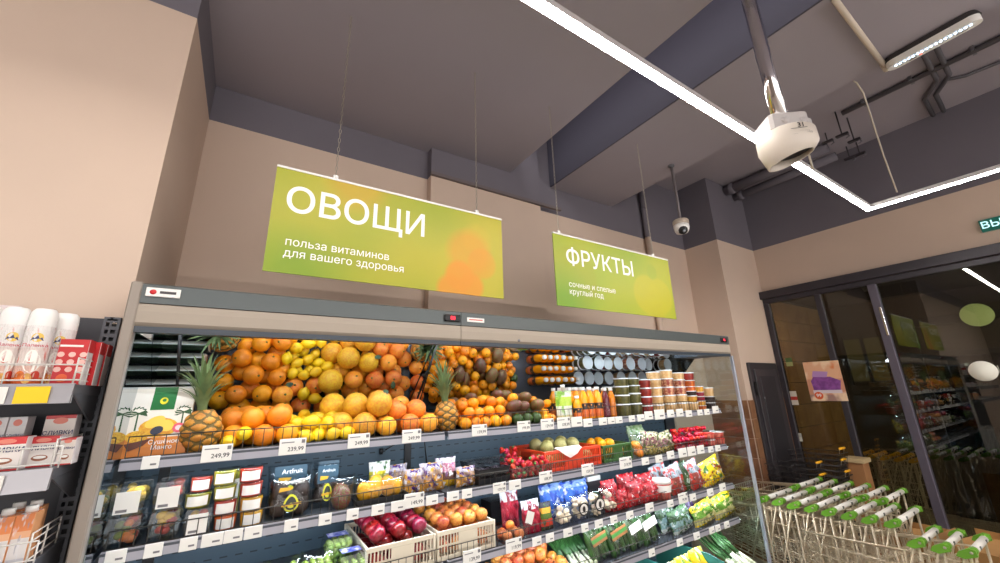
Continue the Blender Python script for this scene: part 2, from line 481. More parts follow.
# poster on the glass
a = atX(807, 363, 5.626); c = atX(846, 400, 5.626)
pw, ph = 0.345, 0.44
po = empty('poster', (5.597, 1.905, H+0.015), 'poster with purple bedding stuck on the entrance glass', 'poster', rot=(0, 0, -PI/2))
MB().box(-pw/2, pw/2, 0, 0.0015, -ph/2, ph/2).ob('sheet', bands('poster_sheet', [(0, (170, 130, 120)), (0.16, (214, 150, 120)), (0.55, (232, 178, 140))], [((246, 214, 180), 4, 0.55), ((226, 120, 60), 5, 0.66)]), po)
def pq(n, pts, m, y=-0.0012): MB().prism(pts, y, 0).ob(n, m, po)
pq('print_quilt', [(-0.12, -0.10), (0.13, -0.10), (0.15, 0.0), (0.06, 0.045), (-0.10, 0.05), (-0.13, 0.0)], mat('print_purple', (150, 84, 160), 0.5, rgb2=(120, 60, 132), nscale=18))
pq('print_pillow', [(-0.11, 0.05), (0.03, 0.04), (0.05, 0.10), (-0.09, 0.115)], mat('print_lilac', (186, 140, 196), 0.5), -0.0016)
pq('print_base', [(-0.13, -0.135), (0.14, -0.135), (0.14, -0.10), (-0.13, -0.10)], mat('print_pale', (226, 210, 216), 0.5), -0.0009)
pq('print_circle', [(-0.085+0.042*math.cos(t*PI/8), -0.16+0.042*math.sin(t*PI/8)) for t in range(16)], mat('print_orange', (226, 96, 50), 0.5), -0.002)
text('99', 0.05, PAPER, po, (-0.085, -0.0024, -0.16), bold=0.02, name='print_number')
# notices on the left pane
for (px, py, w_, h_, m, lab) in ((794, 398, 0.07, 0.16, bands('notice_red', [(0, (216, 206, 190)), (0.35, (190, 60, 50)), (0.6, (214, 204, 190))]), 'narrow red and white notice on the left glass pane'),
                            (797, 437, 0.10, 0.09, bands('notice_white', [(0, (216, 210, 196)), (0.5, (190, 186, 176))]), 'small white notice low on the left glass pane'),
                            (789, 362, 0.07, 0.10, bands('notice_green', [(0, (150, 150, 96)), (0.5, (70, 92, 50))]), 'small green notice high on the left glass pane')):
    q = atX(px, py, 5.628)
    tag(MB().box(5.629, 5.6305, q.y-w_/2, q.y+w_/2, q.z-h_/2, q.z+h_/2).ob('notice', m), lab, 'notice')
# exit sign
ex = atX(978, 222, 5.62)
xs = empty('exit_sign', (5.645, ex.y, H+1.357), 'green lit exit sign with white letters on the beige wall above the doors', 'sign', rot=(0, 0, -PI/2))
MB().cbox(0, 0.34, -0.02, 0.009, -0.058, 0.058, 0.004).ob('housing', mat('exit_green', (14, 92, 78), 0.3, emit=0.3), xs)
text('ВЫХОД', 0.088, mat('exit_letters', (190, 235, 240), 0.4, emit=0.9), xs, (0.17, -0.0215, 0.0), bold=0.015)

# service door in the step wall
dr = struct(MB().cbox(4.87, 5.54, YS-0.03, YS-0.001, 0, H+0.245, 0.004).ob('door_2', mat('charcoal_door', (52, 48, 52), 0.45, var=0.08)))
MB().cbox(4.95, 5.46, YS-0.045, YS-0.03, 0.1, H+0.17, 0.004).ob('leaf', mat('charcoal_leaf', (58, 53, 57), 0.45), dr)
MB().cbox(5.03, 5.38, YS-0.052, YS-0.045, 0.3, H+0.09, 0.004).ob('inset_panel', mat('charcoal_panel', (44, 41, 45), 0.5), dr)
hh = MB().cbox(4.895, 4.925, YS-0.07, YS-0.03, H-0.12, H+0.03, 0.006).ob('latch', BLACK, dr)
MB().cbox(5.02, 5.045, YS-0.058, YS-0.052, H-0.16, H-0.14, 0.002).ob('bolt', GREYM, dr)

# ------------------------------------------------------------------ ceiling fittings
LX, LY, LZ = 4.10, 0.816, H+1.338
led = empty('linear_ceiling_light', (LX, LY, LZ), 'white glowing LED line of two arms meeting at a corner below the ceiling', 'ceiling light')
hw = 0.021
led_prof = mat('aluminium_profile', (210, 206, 206), 0.4, metal=0.3)
MB().box(-9, hw, -hw, hw, 0.0, 0.03).ob('profile', led_prof, led)
MB().box(-hw, hw, -6.5, -hw-0.001, 0.0, 0.03).ob('profile', led_prof, led)
MB().box(-9, hw-0.004, -hw+0.004, hw-0.004, -0.006, -0.0005).ob('diffuser', LEDW, led)
MB().box(-hw+0.004, hw-0.004, -6.5, -hw+0.003, -0.006, -0.0005).ob('diffuser', LEDW, led)
for x in (-3.4, -1.4, -6.0): MB().tube([(x, 0, 0.03), (x, 0, ZL-LZ)], 0.002, 4).ob('suspension_wire', WIRE, led)
for y in (-1.3, -3.0): MB().tube([(0, y, 0.03), (0, y, ZH-LZ)], 0.002, 4).ob('suspension_wire', WIRE, led)

# white power cable from the beam down to the LED line
q = atX(898, 193, LX)
tag(MB().tube([(3.39, 0.55, H+2.05), (3.46, 0.55, H+2.07), (3.56, 0.55, H+2.03), (3.62, 0.56, H+1.92), (3.85, 0.6, H+1.62), (LX-0.02, q.y, LZ+0.06)], 0.005, 6)
    .ob('power_cable', mat('cable_cream', (206, 196, 180), 0.5)), 'thin cream cable hanging from the ceiling to the LED line', 'cable')
# white pipe under the beam
wp = empty('plastic_pipe', (2.50, 0.375, H+2.037), 'short white plastic pipe running under the dropped ceiling', 'pipe')
MB().tube([(0, 0, 0), (0.92, 0.012, 0)], 0.016, 12).ob('length', mat('cream_pvc', (214, 200, 184), 0.4), wp)
MB().tube([(0.86, 0.0112, 0), (0.93, 0.0122, 0)], 0.019, 12).ob('collar', mat('cream_pvc', (214, 200, 184), 0.4), wp)
# emergency lamp
em = empty('emergency_light', (3.36, 0.17, H+2.012), 'white emergency lamp with a row of blue LED dots on the ceiling', 'emergency light', rot=(0, R(-12), R(-4)))
pts = []
for k in range(24):
    a = 2*PI*k/24; pts.append((0.055*math.cos(a), (0.16 if math.sin(a) >= 0 else -0.16)+0.055*math.sin(a)*0.9))
def slab(pts, z0, z1, s=1.0):
    n = len(pts); vs = [(x, y, z0) for x, y in pts]+[(x*s, y*s, z1) for x, y in pts]
    return MB().add(vs, [tuple(range(n-1, -1, -1)), tuple(range(n, 2*n))]+[(k, (k+1) % n, n+(k+1) % n, n+k) for k in range(n)])
slab(pts, -0.02, 0.02).ob('body', WHITE, em)
slab([(x*1.06, y*1.03) for x, y in pts], 0.02, 0.05, 0.95).ob('back_plate', mat('rubber_dark', (50, 46, 48), 0.6), em)
dm = mat('led_blue', (190, 225, 255), emit=5.0)
dme = MB().ball((0, 0, 0), 0.0065, 8, 5).mesh('led_dot', dm)
for k in range(17): put('led_dot', dme, em, (-0.022, -0.165+k*0.0206, -0.021))
MB().box(0.01, 0.022, 0.05, 0.06, -0.022, -0.02).ob('indicator', mat('led_red', (255, 60, 40), emit=2.0), em)
MB().box(0.02, 0.03, 0.075, 0.11, -0.0212, -0.02).ob('print', INK, em)
MB().box(0.018, 0.024, -0.15, -0.10, -0.0212, -0.02).ob('print', INK, em)

# conduits on the high ceiling
cc = empty('grey_conduit', (4.735, 0.3, ZH-0.03), 'long grey conduit on the ceiling beyond the emergency lamp', 'conduit')
MB().tube([(0, 0.62, 0), (0, -4, 0)], 0.024, 8).ob('pipe_run', CAB, cc)
MB().tube([(0.035, 0.30, 0.01), (0.035, -4, 0.01)], 0.012, 6).ob('cable_run', CAB, cc)
for y in (0.45, 0.12, -0.25): MB().box(-0.04, 0.06, y-0.012, y+0.012, -0.01, 0.03).ob('clamp', GREYM, cc)
c2 = empty('bent_conduit', (4.9, 0.1, ZH-0.025), 'pair of bent grey conduits crossing the ceiling to the wall', 'conduit')
for k, dy in enumerate((0.0, 0.075)):
    MB().tube([(-0.6, 0.10+dy, 0.0), (0.05, 0.12+dy, 0), (0.30, 0.25+dy, 0), (0.72, 0.27+dy, 0)], 0.018, 8).ob('conduit_bend', CAB, c2)
MB().tube([(0.12, 0.14, 0), (0.2, 0.05, 0), (0.25, -0.3, 0), (0.25, -3, 0)], 0.014, 6).ob('conduit_branch', CAB, c2)
# twin pipes high along the right wall
tp = empty('overhead_pipes', (5.33, 2.36, H+2.52), 'two thick dark pipes high on the dark wall right of the camera dome', 'pipe')
for dx, dz, r_ in ((-0.12, 0.02, 0.06), (0.10, -0.02, 0.05)):
    MB().tube([(dx, 0.0, dz), (dx, -1.15, dz)], r_, 10).ob('pipe_length', DARK, tp)
for dx, dz, r_ in ((-0.12, 0.02, 0.075), (0.10, -0.02, 0.065)): MB().tube([(dx, -0.05, dz), (dx, -0.12, dz)], r_, 10).ob('pipe_flange', DARK, tp)
# threaded rods with clamps hanging from the high ceiling
for k, (px, py, ln) in enumerate(((835, 112, 0.26), (847, 118, 0.26), (858, 156, 0.14), (870, 154, 0.14), (825, 133, 0.10))):
    q = atZ(px, py, ZH)
    t = empty('hanging_rod', (min(q.x, 5.55), q.y, ZH), 'thin dark rod with a clamp hanging from the ceiling, '+ORD[k]+' of the five', 'rod', 'rods hanging from the high ceiling')
    MB().tube([(0, 0, 0), (0, 0, -ln)], 0.006, 6).ob('rod', FRAME, t)
    MB().cbox(-0.02, 0.02, -0.05, 0.05, -ln-0.02, -ln, 0.003).ob('clamp', FRAME, t)
    MB().tube([(0, -0.04, -ln-0.02), (0, -0.05, -ln-0.05), (0, -0.02, -ln-0.06)], 0.006, 6).ob('hook', GREYM, t)

# security camera on a drop rod below the beam
kx = Vector((3.22, 1.89, 0)); kz = H+1.40
sc_ = empty('security_camera', (kx.x, kx.y, kz), 'white dome security camera hanging on a thin pole beside the smaller sign', 'camera')
MB().tube([(0, 0, 0.075), (0.01, 0.0, 0.3), (0, 0, 0.655)], 0.012, 8).ob('drop_pole', mat('pole_grey', (112, 106, 108), 0.5), sc_)
MB().lathe([(0.03, 0.655), (0.03, 0.64), (0.0, 0.635)], 10).ob('ceiling_cup', GREYM, sc_)
MB().lathe([(0.066, 0.03), (0.07, 0.04), (0.07, 0.07), (0.062, 0.08), (0, 0.082)], 20).ob('junction_box', mat('box_tan', (178, 164, 148), 0.5), sc_)
MB().lathe([(0.066, 0.03), (0.068, 0.01), (0.062, -0.02), (0.05, -0.045), (0.0, -0.05)], 20).ob('shell', WHITE, sc_)
MB().ball((-0.022, -0.022, -0.028), 0.042, 14, 9).ob('eyeball', BLACK, sc_)
MB().lathe([(0.012, 0), (0.014, 0.006), (0, 0.008)], 12).ob('lens', mat('lens_glint', (180, 190, 200), 0.1, metal=0.6), sc_, (-0.046, -0.046, -0.052), (R(125), 0, R(-45)))

# chrome pole with the white housing
q = ray(781, 122); q = q*(1.75/q.dot(_f)); PXX, PYY, PZ = q.x, q.y, q.z+H
hs = empty('pole_device', (PXX, PYY, PZ-0.06), 'cream plastic housing numbered 31 hanging on a chrome pole', 'device', rot=(0, 0, R(-38)))
MB().lathe([(0.0305, 0.02), (0.0305, 0.40), (0.032, 0.41), (0.032, 0.45), (0.0305, 0.46), (0.0305, ZL-PZ+0.06)], 20).ob('chrome_pole', CHROME, hs)
CREAM = mat('cream_plastic', (226, 216, 204), 0.4)
MB().cbox(-0.09, 0.07, -0.07, 0.06, -0.025, 0.065, 0.012).cbox(0.07, 0.10, -0.045, 0.04, -0.02, 0.045, 0.01).ob('junction_box', mat('light_grey_plastic', (206, 200, 198), 0.45), hs)
MB().tube([(-0.03, -0.062, 0.02), (-0.03, -0.075, 0.02)], 0.016, 12).tube([(0.04, -0.06, 0.015), (0.04, -0.072, 0.015)], 0.014, 12).ob('cap', mat('light_grey_plastic', (206, 200, 198), 0.45), hs)
n = 32; rings = [(0.104, -0.012, 0), (0.112, -0.02, 0), (0.113, -0.075, 0), (0.088, -0.135, 0.03)]
vs = []; fs = []
for sgn, off in ((1, 0), (-1, 0.006)):
    for (r_, z_, sl) in rings:
        for k in range(n):
            a_ = 2*PI*k/n
            vs.append(((r_-off)*math.cos(a_), (r_-off)*math.sin(a_)*0.92, z_+sl*(math.cos(a_)*0.9)+(0 if off == 0 else -0.0)))
L = len(rings)
for i in range(L-1):
    for k in range(n):
        j = (k+1) % n
        fs.append((i*n+j, i*n+k, i*n+n+k, i*n+n+j)); o_ = L*n
        fs.append((o_+i*n+k, o_+i*n+j, o_+i*n+n+j, o_+i*n+n+k))
for k in range(n):
    j = (k+1) % n
    fs.append(((L-1)*n+j, (L-1)*n+k, L*n+(L-1)*n+k, L*n+(L-1)*n+j))
fs.append(tuple(range(n)))
MB().add(vs, fs, 0, True).ob('shade', CREAM, hs)
MB().lathe([(0.086, -0.085), (0.084, -0.089), (0, -0.091)], 24).ob('dark_underside', BLACK, hs)
MB().tube([(0.10, 0.03, -0.10), (0.10, 0.03, -0.17)], 0.004, 6).ob('cable_tail', mat('cable_cream', (206, 196, 180), 0.5), hs)
def on_shade(s, size, ang, z, m=INK, bold=0.0):
    a_ = R(ang); return text(s, size, m, hs, (0.1145*math.cos(a_), 0.1145*math.sin(a_)*0.92, z), (PI/2, 0, a_+PI/2), bold, name='print')
on_shade('31', 0.030, -90, -0.034, bold=0.02)
on_shade('- - - - -', 0.014, -85, -0.060); on_shade('1 0 0', 0.012, -75, -0.068); on_shade('- - -', 0.010, -104, -0.072)
MB().box(-0.03, 0.03, -0.0, 0.0006, -0.0009, 0.0009).ob('print', INK, hs, (0.1145*math.cos(R(-95)), 0.1145*math.sin(R(-95))*0.92-0.001, -0.048), (0, 0, R(-5)))

# ------------------------------------------------------------------ hanging signs
def chain(parent, x, z0, z1, tilt=0.0):
    mb = MB(); n_ = int((z1-z0)/0.026)
    for k in range(n_):
        zc = z0+0.013+k*0.026
        dx, dy = (0.005, 0.0) if k % 2 else (0.0, 0.005)
        P_ = [(x+dx*math.cos(2*PI*t/8), dy*math.cos(2*PI*t/8), zc+0.0145*math.sin(2*PI*t/8)) for t in range(9)]
        mb.tube(P_, 0.0016, 4, cap=False)
    o = mb.ob('chain', WIRE, parent); o['kind'] = 'stuff'; return o
def sign_mat(name, a, bcol, blobs):
    """print on the board: green to yellow field with soft fruit shapes"""
    m = bpy.data.materials.new(name); m.use_nodes = True; MATS[name] = m
    nt = m.node_tree; p = nt.nodes['Principled BSDF']; p.inputs['Roughness'].default_value = 0.45
    tc = nt.nodes.new('ShaderNodeTexCoord')
    no = nt.nodes.new('ShaderNodeTexNoise'); no.inputs['Scale'].default_value = 1.6; no.inputs['Detail'].default_value = 1
    nt.links.new(tc.outputs['Object'], no.inputs['Vector'])
    mr = nt.nodes.new('ShaderNodeMapRange'); mr.inputs['From Min'].default_value = 0.35; mr.inputs['From Max'].default_value = 0.65
    nt.links.new(no.outputs['Fac'], mr.inputs['Value'])
    mx = nt.nodes.new('ShaderNodeMix'); mx.data_type = 'RGBA'
    mx.inputs['A'].default_value = lin(a); mx.inputs['B'].default_value = lin(bcol)
    nt.links.new(mr.outputs[0], mx.inputs['Factor']); out = mx.outputs['Result']
    for (x, z, r_, soft, col, st) in blobs:
        ds = nt.nodes.new('ShaderNodeVectorMath'); ds.operation = 'DISTANCE'
        sp = nt.nodes.new('ShaderNodeVectorMath'); sp.operation = 'MULTIPLY'; sp.inputs[1].default_value = (1, 0, 1)
        nt.links.new(tc.outputs['Object'], sp.inputs[0]); nt.links.new(sp.outputs[0], ds.inputs[0])
        ds.inputs[1].default_value = (x, 0, z)
        mr = nt.nodes.new('ShaderNodeMapRange'); mr.inputs['From Min'].default_value = r_+soft; mr.inputs['From Max'].default_value = r_-soft
        mr.inputs['To Max'].default_value = st
        nt.links.new(ds.outputs['Value'], mr.inputs['Value'])
        mx = nt.nodes.new('ShaderNodeMix'); mx.data_type = 'RGBA'
        nt.links.new(mr.outputs[0], mx.inputs['Factor']); nt.links.new(out, mx.inputs['A']); mx.inputs['B'].default_value = lin(col)
        out = mx.outputs['Result']
    nt.links.new(out, p.inputs['Base Color'])
    return m
SY = 1.82
ST = mat('sign_white', (246, 240, 236), 0.5)
s1 = empty('hanging_sign', (0.004, SY, H+0.512), 'larger green hanging sign with the white word for vegetables', 'sign', 'green hanging department signs')
OR = (212, 140, 34)
MB().box(0, 1.19, 0, 0.006, 0, 0.488).ob('board', sign_mat('sign_print_vegetables', (146, 158, 30), (178, 168, 42),
    [(0.35, 0.50, 0.13, 0.05, (190, 156, 40), 0.8), (1.02, 0.33, 0.09, 0.02, (190, 168, 42), 0.7), (0.97, 0.24, 0.13, 0.03, OR, 0.55), (1.05, 0.19, 0.09, 0.01, OR, 0.5), (0.91, 0.10, 0.085, 0.012, OR, 0.9), (0.86, 0.02, 0.08, 0.015, OR, 0.9), (0.98, 0.05, 0.075, 0.012, OR, 0.9), (0.1, 0.0, 0.16, 0.1, (112, 150, 32), 0.7)]), s1)
MB().box(0, 1.19, -0.004, 0.010, 0.488, 0.498).ob('hanger_rail', WHITE, s1)
text('ОВОЩИ', 0.172, ST, s1, (0.045, -0.001, 0.338), bold=0.013, align='LEFT', split=True, name='letter')
text('польза витаминов', 0.0515, ST, s1, (0.066, -0.001, 0.142), bold=0.002, align='LEFT', split=True, name='letter')
text('для вашего здоровья', 0.0515, ST, s1, (0.066, -0.001, 0.090), bold=0.002, align='LEFT', split=True, name='letter')
s2 = empty('hanging_sign', (1.595, SY, H+0.512), 'smaller green hanging sign with the white word for fruit and a pale apple', 'sign', 'green hanging department signs')
YL_ = (182, 176, 34)
MB().box(0, 1.225, 0, 0.006, 0, 0.488).ob('board', sign_mat('sign_print_fruit', (142, 164, 34), (168, 172, 38),
    [(0.15, 0.2, 0.22, 0.015, (152, 158, 34), 0.6), (0.90, 0.17, 0.15, 0.012, YL_, 0.85), (1.06, 0.17, 0.14, 0.012, YL_, 0.85), (0.98, 0.10, 0.13, 0.02, YL_, 0.8), (0.99, 0.36, 0.06, 0.01, (152, 166, 38), 0.8), (0.05, 0.0, 0.2, 0.12, (104, 152, 32), 0.8)]), s2)
MB().box(0, 1.225, -0.004, 0.010, 0.488, 0.498).ob('hanger_rail', WHITE, s2)
text('ФРУКТЫ', 0.160, ST, s2, (0.098, -0.001, 0.340), bold=0.014, align='LEFT', split=True, name='letter')
text('сочные и спелые', 0.053, ST, s2, (0.108, -0.001, 0.152), bold=0.002, align='LEFT', split=True, name='letter')
text('круглый год', 0.053, ST, s2, (0.108, -0.001, 0.102), bold=0.002, align='LEFT', split=True, name='letter')
for s_, xs_ in ((s1, (0.245, 1.02)), (s2, (0.055, 1.04))):
    for x in xs_:
        MB().cbox(x-0.012, x+0.012, -0.006, 0.012, 0.494, 0.516, 0.003).ob('clip', WHITE, s_)
        chain(s_, x, 0.516, (ZL if (s_.location.x+x) < 1.9 else H+2.055)-s_.location.z)
# ------------------------------------------------------------------ refrigerated display case
XL, XJ, XE = -0.338, 0.886, 3.40      # left end, module joint, right end
FY, RY, BY = 1.75, 1.915, 2.47        # canopy front, shelf rail front, back panel
SHZ = [H-0.222, H-0.50, H-0.789, H-1.03]   # rail undersides
RH = 0.037
ST_Z = [z+RH-0.004 for z in SHZ]           # shelf tops
FASC = mat('case_fascia_grey', (92, 98, 98), 0.35, metal=0.3)
CURT = mat('curtain_cover_taupe', (164, 152, 138), 0.5)
POSTM = mat('end_panel_greige', (150, 140, 130), 0.5, metal=0.1)
LIP = mat('canopy_lip_blue_grey', (58, 66, 76), 0.4)
SHELF = mat('shelf_grey', (70, 74, 82), 0.45, metal=0.2)
RAIL = mat('price_rail_grey', (150, 148, 156), 0.3)
def slotted(name, base, slot):
    if name in MATS: return MATS[name]
    m = mat(name, base, 0.5); nt = m.node_tree; p = nt.nodes['Principled BSDF']
    tc = nt.nodes.new('ShaderNodeTexCoord'); sx = nt.nodes.new('ShaderNodeSeparateXYZ')
    nt.links.new(tc.outputs['Object'], sx.inputs[0])
    def mth(op, a, b_):
        n_ = nt.nodes.new('ShaderNodeMath'); n_.operation = op
        for k, v in enumerate((a, b_)):
            if isinstance(v, (int, float)): n_.inputs[k].default_value = v
            else: nt.links.new(v, n_.inputs[k])
        return n_.outputs[0]
    fx_ = mth('LESS_THAN', mth('FLOORED_MODULO', sx.outputs[0], 0.06), 0.030)
    fz_ = mth('LESS_THAN', mth('FLOORED_MODULO', sx.outputs[2], 0.055), 0.006)
    mx = nt.nodes.new('ShaderNodeMix'); mx.data_type = 'RGBA'
    nt.links.new(mth('MULTIPLY', fx_, fz_), mx.inputs['Factor'])
    mx.inputs['A'].default_value = lin(base); mx.inputs['B'].default_value = lin(slot)
    nt.links.new(mx.outputs['Result'], p.inputs['Base Color'])
    return m
BACK = slotted('case_back_blue_grey', (64, 84, 98), (28, 38, 46))
fr_ = empty('refrigerated_case', (0, 0, 0), 'long open refrigerated display case stocked with fruit and vegetables', 'display case')
# body shell: back, plinth, top
MB().box(XL, XE, BY, BY+0.02, 0.2, H+0.05).ob('back_panel', BACK, fr_)
MB().box(XL, XE, BY+0.02, YP-0.02, 0.0, H+0.395).ob('rear_body', FASC, fr_)
MB().cbox(XL, XE, 1.68, BY+0.02, 0.0, 0.17, 0.006).ob('plinth', BLACK, fr_)
MB().prismx([(1.60, 0.17), (BY, 0.17), (BY, 0.36), (1.66, 0.36), (1.58, 0.42)], XL+0.001, XE-0.001).ob('deck', SHELF, fr_)
MB().cbox(XL, XE, FY+0.05, BY+0.02, H+0.36, H+0.398, 0.004).ob('canopy_roof', FASC, fr_)
for k, (a_, c_) in enumerate(((XL, XJ-0.0015), (XJ+0.0015, XE))):
    MB().prismx([(FY, H+0.329), (FY+0.06, H+0.329), (FY+0.06, H+0.398), (FY+0.012, H+0.400), (FY, H+0.394)], a_, c_).ob('fascia', FASC, fr_)
    cv = MB().prismx([(FY+0.004, H+0.327), (FY+0.001, H+0.30), (FY+0.002, H+0.262), (FY+0.012, H+0.25), (FY+0.075, H+0.25), (FY+0.075, H+0.327)], a_, c_).ob('curtain_cover', CURT, fr_)
    MB().prismx([(FY+0.006, H+0.2495), (FY+0.008, H+0.230), (FY+0.09, H+0.235), (FY+0.09, H+0.2495)], a_, c_).ob('canopy_lip', LIP, fr_)
    tm = MB().prismx([(FY+0.1, H+0.30), (FY+0.14, H+0.262), (FY+0.15, H+0.272), (FY+0.11, H+0.31)], a_+0.03, c_-0.03).ob('canopy_lamp', LEDC, fr_)
    # mirror leaning over the top shelf
    MB().prismx([(2.375, H-0.07), (2.025, H+0.29), (2.031, H+0.296), (2.383, H-0.065)], a_+0.004, c_-0.004).ob('mirror', mat('mirror_silver', (225, 228, 230), 0.02, metal=1.0), fr_)
    # shelves
    for s in range(4):
        sh = MB().box(a_+0.01, c_-0.006, RY+0.004, BY-0.003, ST_Z[s]-0.02, ST_Z[s]).ob('shelf', SHELF, fr_)
        rl = MB().prismx([(RY, SHZ[s]), (RY+0.016, SHZ[s]), (RY+0.016, SHZ[s]+RH), (RY+0.006, SHZ[s]+RH)], a_+0.012, c_-0.006).ob('price_rail', RAIL, sh)
        MB().box(a_+0.03, c_-0.03, RY+0.024, RY+0.040, ST_Z[s]-0.030, ST_Z[s]-0.0205).ob('shelf_lamp', LEDS, sh)
        # wire guard along the shelf front
        mb = MB(); y_ = RY+0.014; gh = 0.075 if s == 0 else 0.06; st = 0.034
        x = a_+0.02
        mb.tube([(a_+0.02, y_, ST_Z[s]+gh), (c_-0.012, y_, ST_Z[s]+gh)], 0.0022, 5)
        mb.tube([(a_+0.02, y_, ST_Z[s]+0.006), (c_-0.012, y_, ST_Z[s]+0.006)], 0.002, 4)
        while x < c_-0.012:
            mb.tube([(x, y_, ST_Z[s]), (x, y_, ST_Z[s]+gh)], 0.0015, 4, cap=False); x += st
        mb.ob('wire_guard', DWIRE, sh)
    MB().box(c_-0.02, c_+0.02, BY-0.012, BY-0.001, 0.36, H).ob('slotted_upright', BLACK, fr_)
MB().box(XL+0.06, XL+0.10, BY-0.012, BY-0.001, 0.36, H).ob('slotted_upright', BLACK, fr_)
MB().tube([(0.72, BY-0.02, ST_Z[1]+0.14), (0.72, BY-0.02, ST_Z[1]+0.17)], 0.012, 8).tube([(0.74, BY-0.03, ST_Z[1]+0.16), (0.80, BY-0.03, ST_Z[1]+0.19), (0.98, BY-0.03, ST_Z[1]+0.20), (1.0, BY-0.03, ST_Z[1]+0.06)], 0.004, 6).ob('sensor_cable', BLACK, fr_)
# black mirror strut at the module joint and at the left
MB().tube([(XJ-0.01, 2.03, H+0.26), (XJ-0.01, 2.34, ST_Z[0]+0.06)], 0.0042, 6).ob('mirror_strut', BLACK, fr_)
MB().tube([(XL+0.09, 2.03, H+0.26), (XL+0.09, 2.30, H+0.0)], 0.0042, 6).ob('mirror_strut', BLACK, fr_)
# end panels
MB().cbox(XL-0.031, XL, FY-0.002, YP-0.02, 0.0, H+0.402, 0.004).ob('end_panel', POSTM, fr_)
MB().cbox(XL-0.031, XL, 1.60, FY-0.0025, 0.0, 0.9, 0.004).ob('end_panel_foot', POSTM, fr_)
MB().box(XL+0.0006, XL+0.003, FY+0.03, BY-0.02, 0.37, H+0.235).ob('side_mirror', mat('side_mirror_dark', (176, 186, 192), 0.04, metal=1.0), fr_)
ge = MB().box(XE+0.004, XE+0.012, FY+0.02, BY+0.1, 0.36, H+0.235).ob('glass_end_panel', clear('end_glass', (232, 240, 238), 1.5, 0.03, 0.0), fr_)
MB().cbox(XE+0.0, XE+0.018, FY-0.004, FY+0.022, 0.3, H+0.235, 0.003).ob('edge_strip', mat('edge_aluminium', (168, 172, 182), 0.3, metal=0.6), ge)
MB().prismx([(FY+0.05, H+0.236), (FY+0.40, H+0.236), (FY+0.40, H+0.25), (FY+0.05, H+0.25)], XE-0.3, XE+0.002).ob('canopy_corner', LIP, fr_)
MB().prismx([(BY-0.1, 0.4), (BY-0.001, 0.4), (BY-0.001, H-0.02), (BY-0.1, H-0.02)], XE-0.012, XE-0.001).ob('corner_filler', FASC, fr_)
# badges and red temperature displays on the fascia
def fas(px, py): return atY(px, py, FY-0.001)
a_ = fas(146.5, 289); c_ = fas(180, 298)
bd = MB().cbox(a_.x, c_.x, FY-0.006, FY-0.0005, H+0.352, H+0.384, 0.002).ob('badge', WHITE, fr_)
MB().lathe([(0.009, 0), (0.009, 0.001), (0, 0.0012)], 14).ob('badge_dot', mat('badge_red', (206, 40, 44), 0.4), bd, (a_.x+0.02, FY-0.0062, H+0.368), (PI/2, 0, 0))
MB().box(a_.x+0.038, c_.x-0.012, FY-0.0068, FY-0.006, H+0.364, H+0.373).ob('badge_print', mat('print_dark_grey', (70, 66, 68), 0.5), bd)
for px in (452, 723):
    q = fas(px, 320 if px < 500 else 340)
    ds = MB().cbox(q.x-0.045, q.x+0.045, FY-0.012, FY-0.0005, H+0.342, H+0.378, 0.006).ob('temperature_display', BLACK, fr_)
    text('88', 0.026, mat('red_digits', (255, 40, 60), emit=1.5), ds, (q.x, FY-0.0126, H+0.360), bold=0.02, name='digits')
q = fas(474, 320)
MB().box(q.x-0.04, q.x+0.06, FY-0.003, FY-0.0005, H+0.350, H+0.372).ob('sticker', WHITE, fr_)
MB().box(q.x-0.03, q.x+0.05, FY-0.0035, FY-0.003, H+0.359, H+0.364).ob('sticker_print', mat('print_red', (200, 70, 60), 0.5), fr_)
q = atY(519, 340.5, FY); MB().lathe([(0.008, 0), (0.008, 0.003), (0.004, 0.004), (0, 0.0025)], 10).ob('lock', GREYM, fr_, (q.x, FY+0.001, q.z), (PI/2, 0, 0))

# ------------------------------------------------------------------ price tags clipped to the rails
tag_me = {}
def price(px, py, wpx, s, txt=None, tall=None, kind='price_tag'):
    x0 = xp(px-wpx/2, RY-0.004, SHZ[s]+0.015); x1 = xp(px+wpx/2, RY-0.004, SHZ[s]+0.015)
    wd = x1-x0
    h_ = tall or min(max(wd*0.62, 0.042), 0.068)
    zc = SHZ[s]+0.020+(0.012 if h_ > 0.05 else 0)
    base = 'price_tag'
    where = ['top', 'second', 'third', 'fourth'][s]
    COUNT[s] = COUNT.get(s, 0)+1
    lab = 'white price tag' + (' reading '+txt.replace(',', ' ') if txt else ' with faint print') + ' on the '+where+' shelf edge, '+ordw(COUNT[s])+' from the left'
    t = empty(base, (x0, RY-0.005, zc-h_/2), lab, 'price tag', 'price tags on the '+where+' shelf edge')
    key = (round(wd, 3), round(h_, 3))
    if key not in tag_me: tag_me[key] = MB().cbox(0, wd, 0, 0.0035, 0, h_, 0.001).mesh('card', PAPER)
    put('card', tag_me[key], t)
    if txt:
        text(txt, h_*0.36, INK, t, (wd*0.62, -0.0006, h_*0.33), bold=0.012, name='digits')
        MB().box(wd*0.82, wd*0.95, -0.0008, 0, h_*0.68, h_*0.9).ob('print', mat('print_grey', (120, 118, 120), 0.6), t)
        MB().box(wd*0.08, wd*0.55, -0.0008, 0, h_*0.74, h_*0.80).ob('print', mat('print_grey', (120, 118, 120), 0.6), t)
    elif wd > 0.03:
        MB().box(wd*0.5, wd*0.85, -0.0008, 0, h_*0.28, h_*0.42).ob('print', mat('print_grey', (120, 118, 120), 0.6), t)
    return t
COUNT = {}
def ordw(n):
    if n <= 20: return ORD[n-1]
    return 'twenty-'+ORD[n-21] if n < 30 else 'thirtieth'
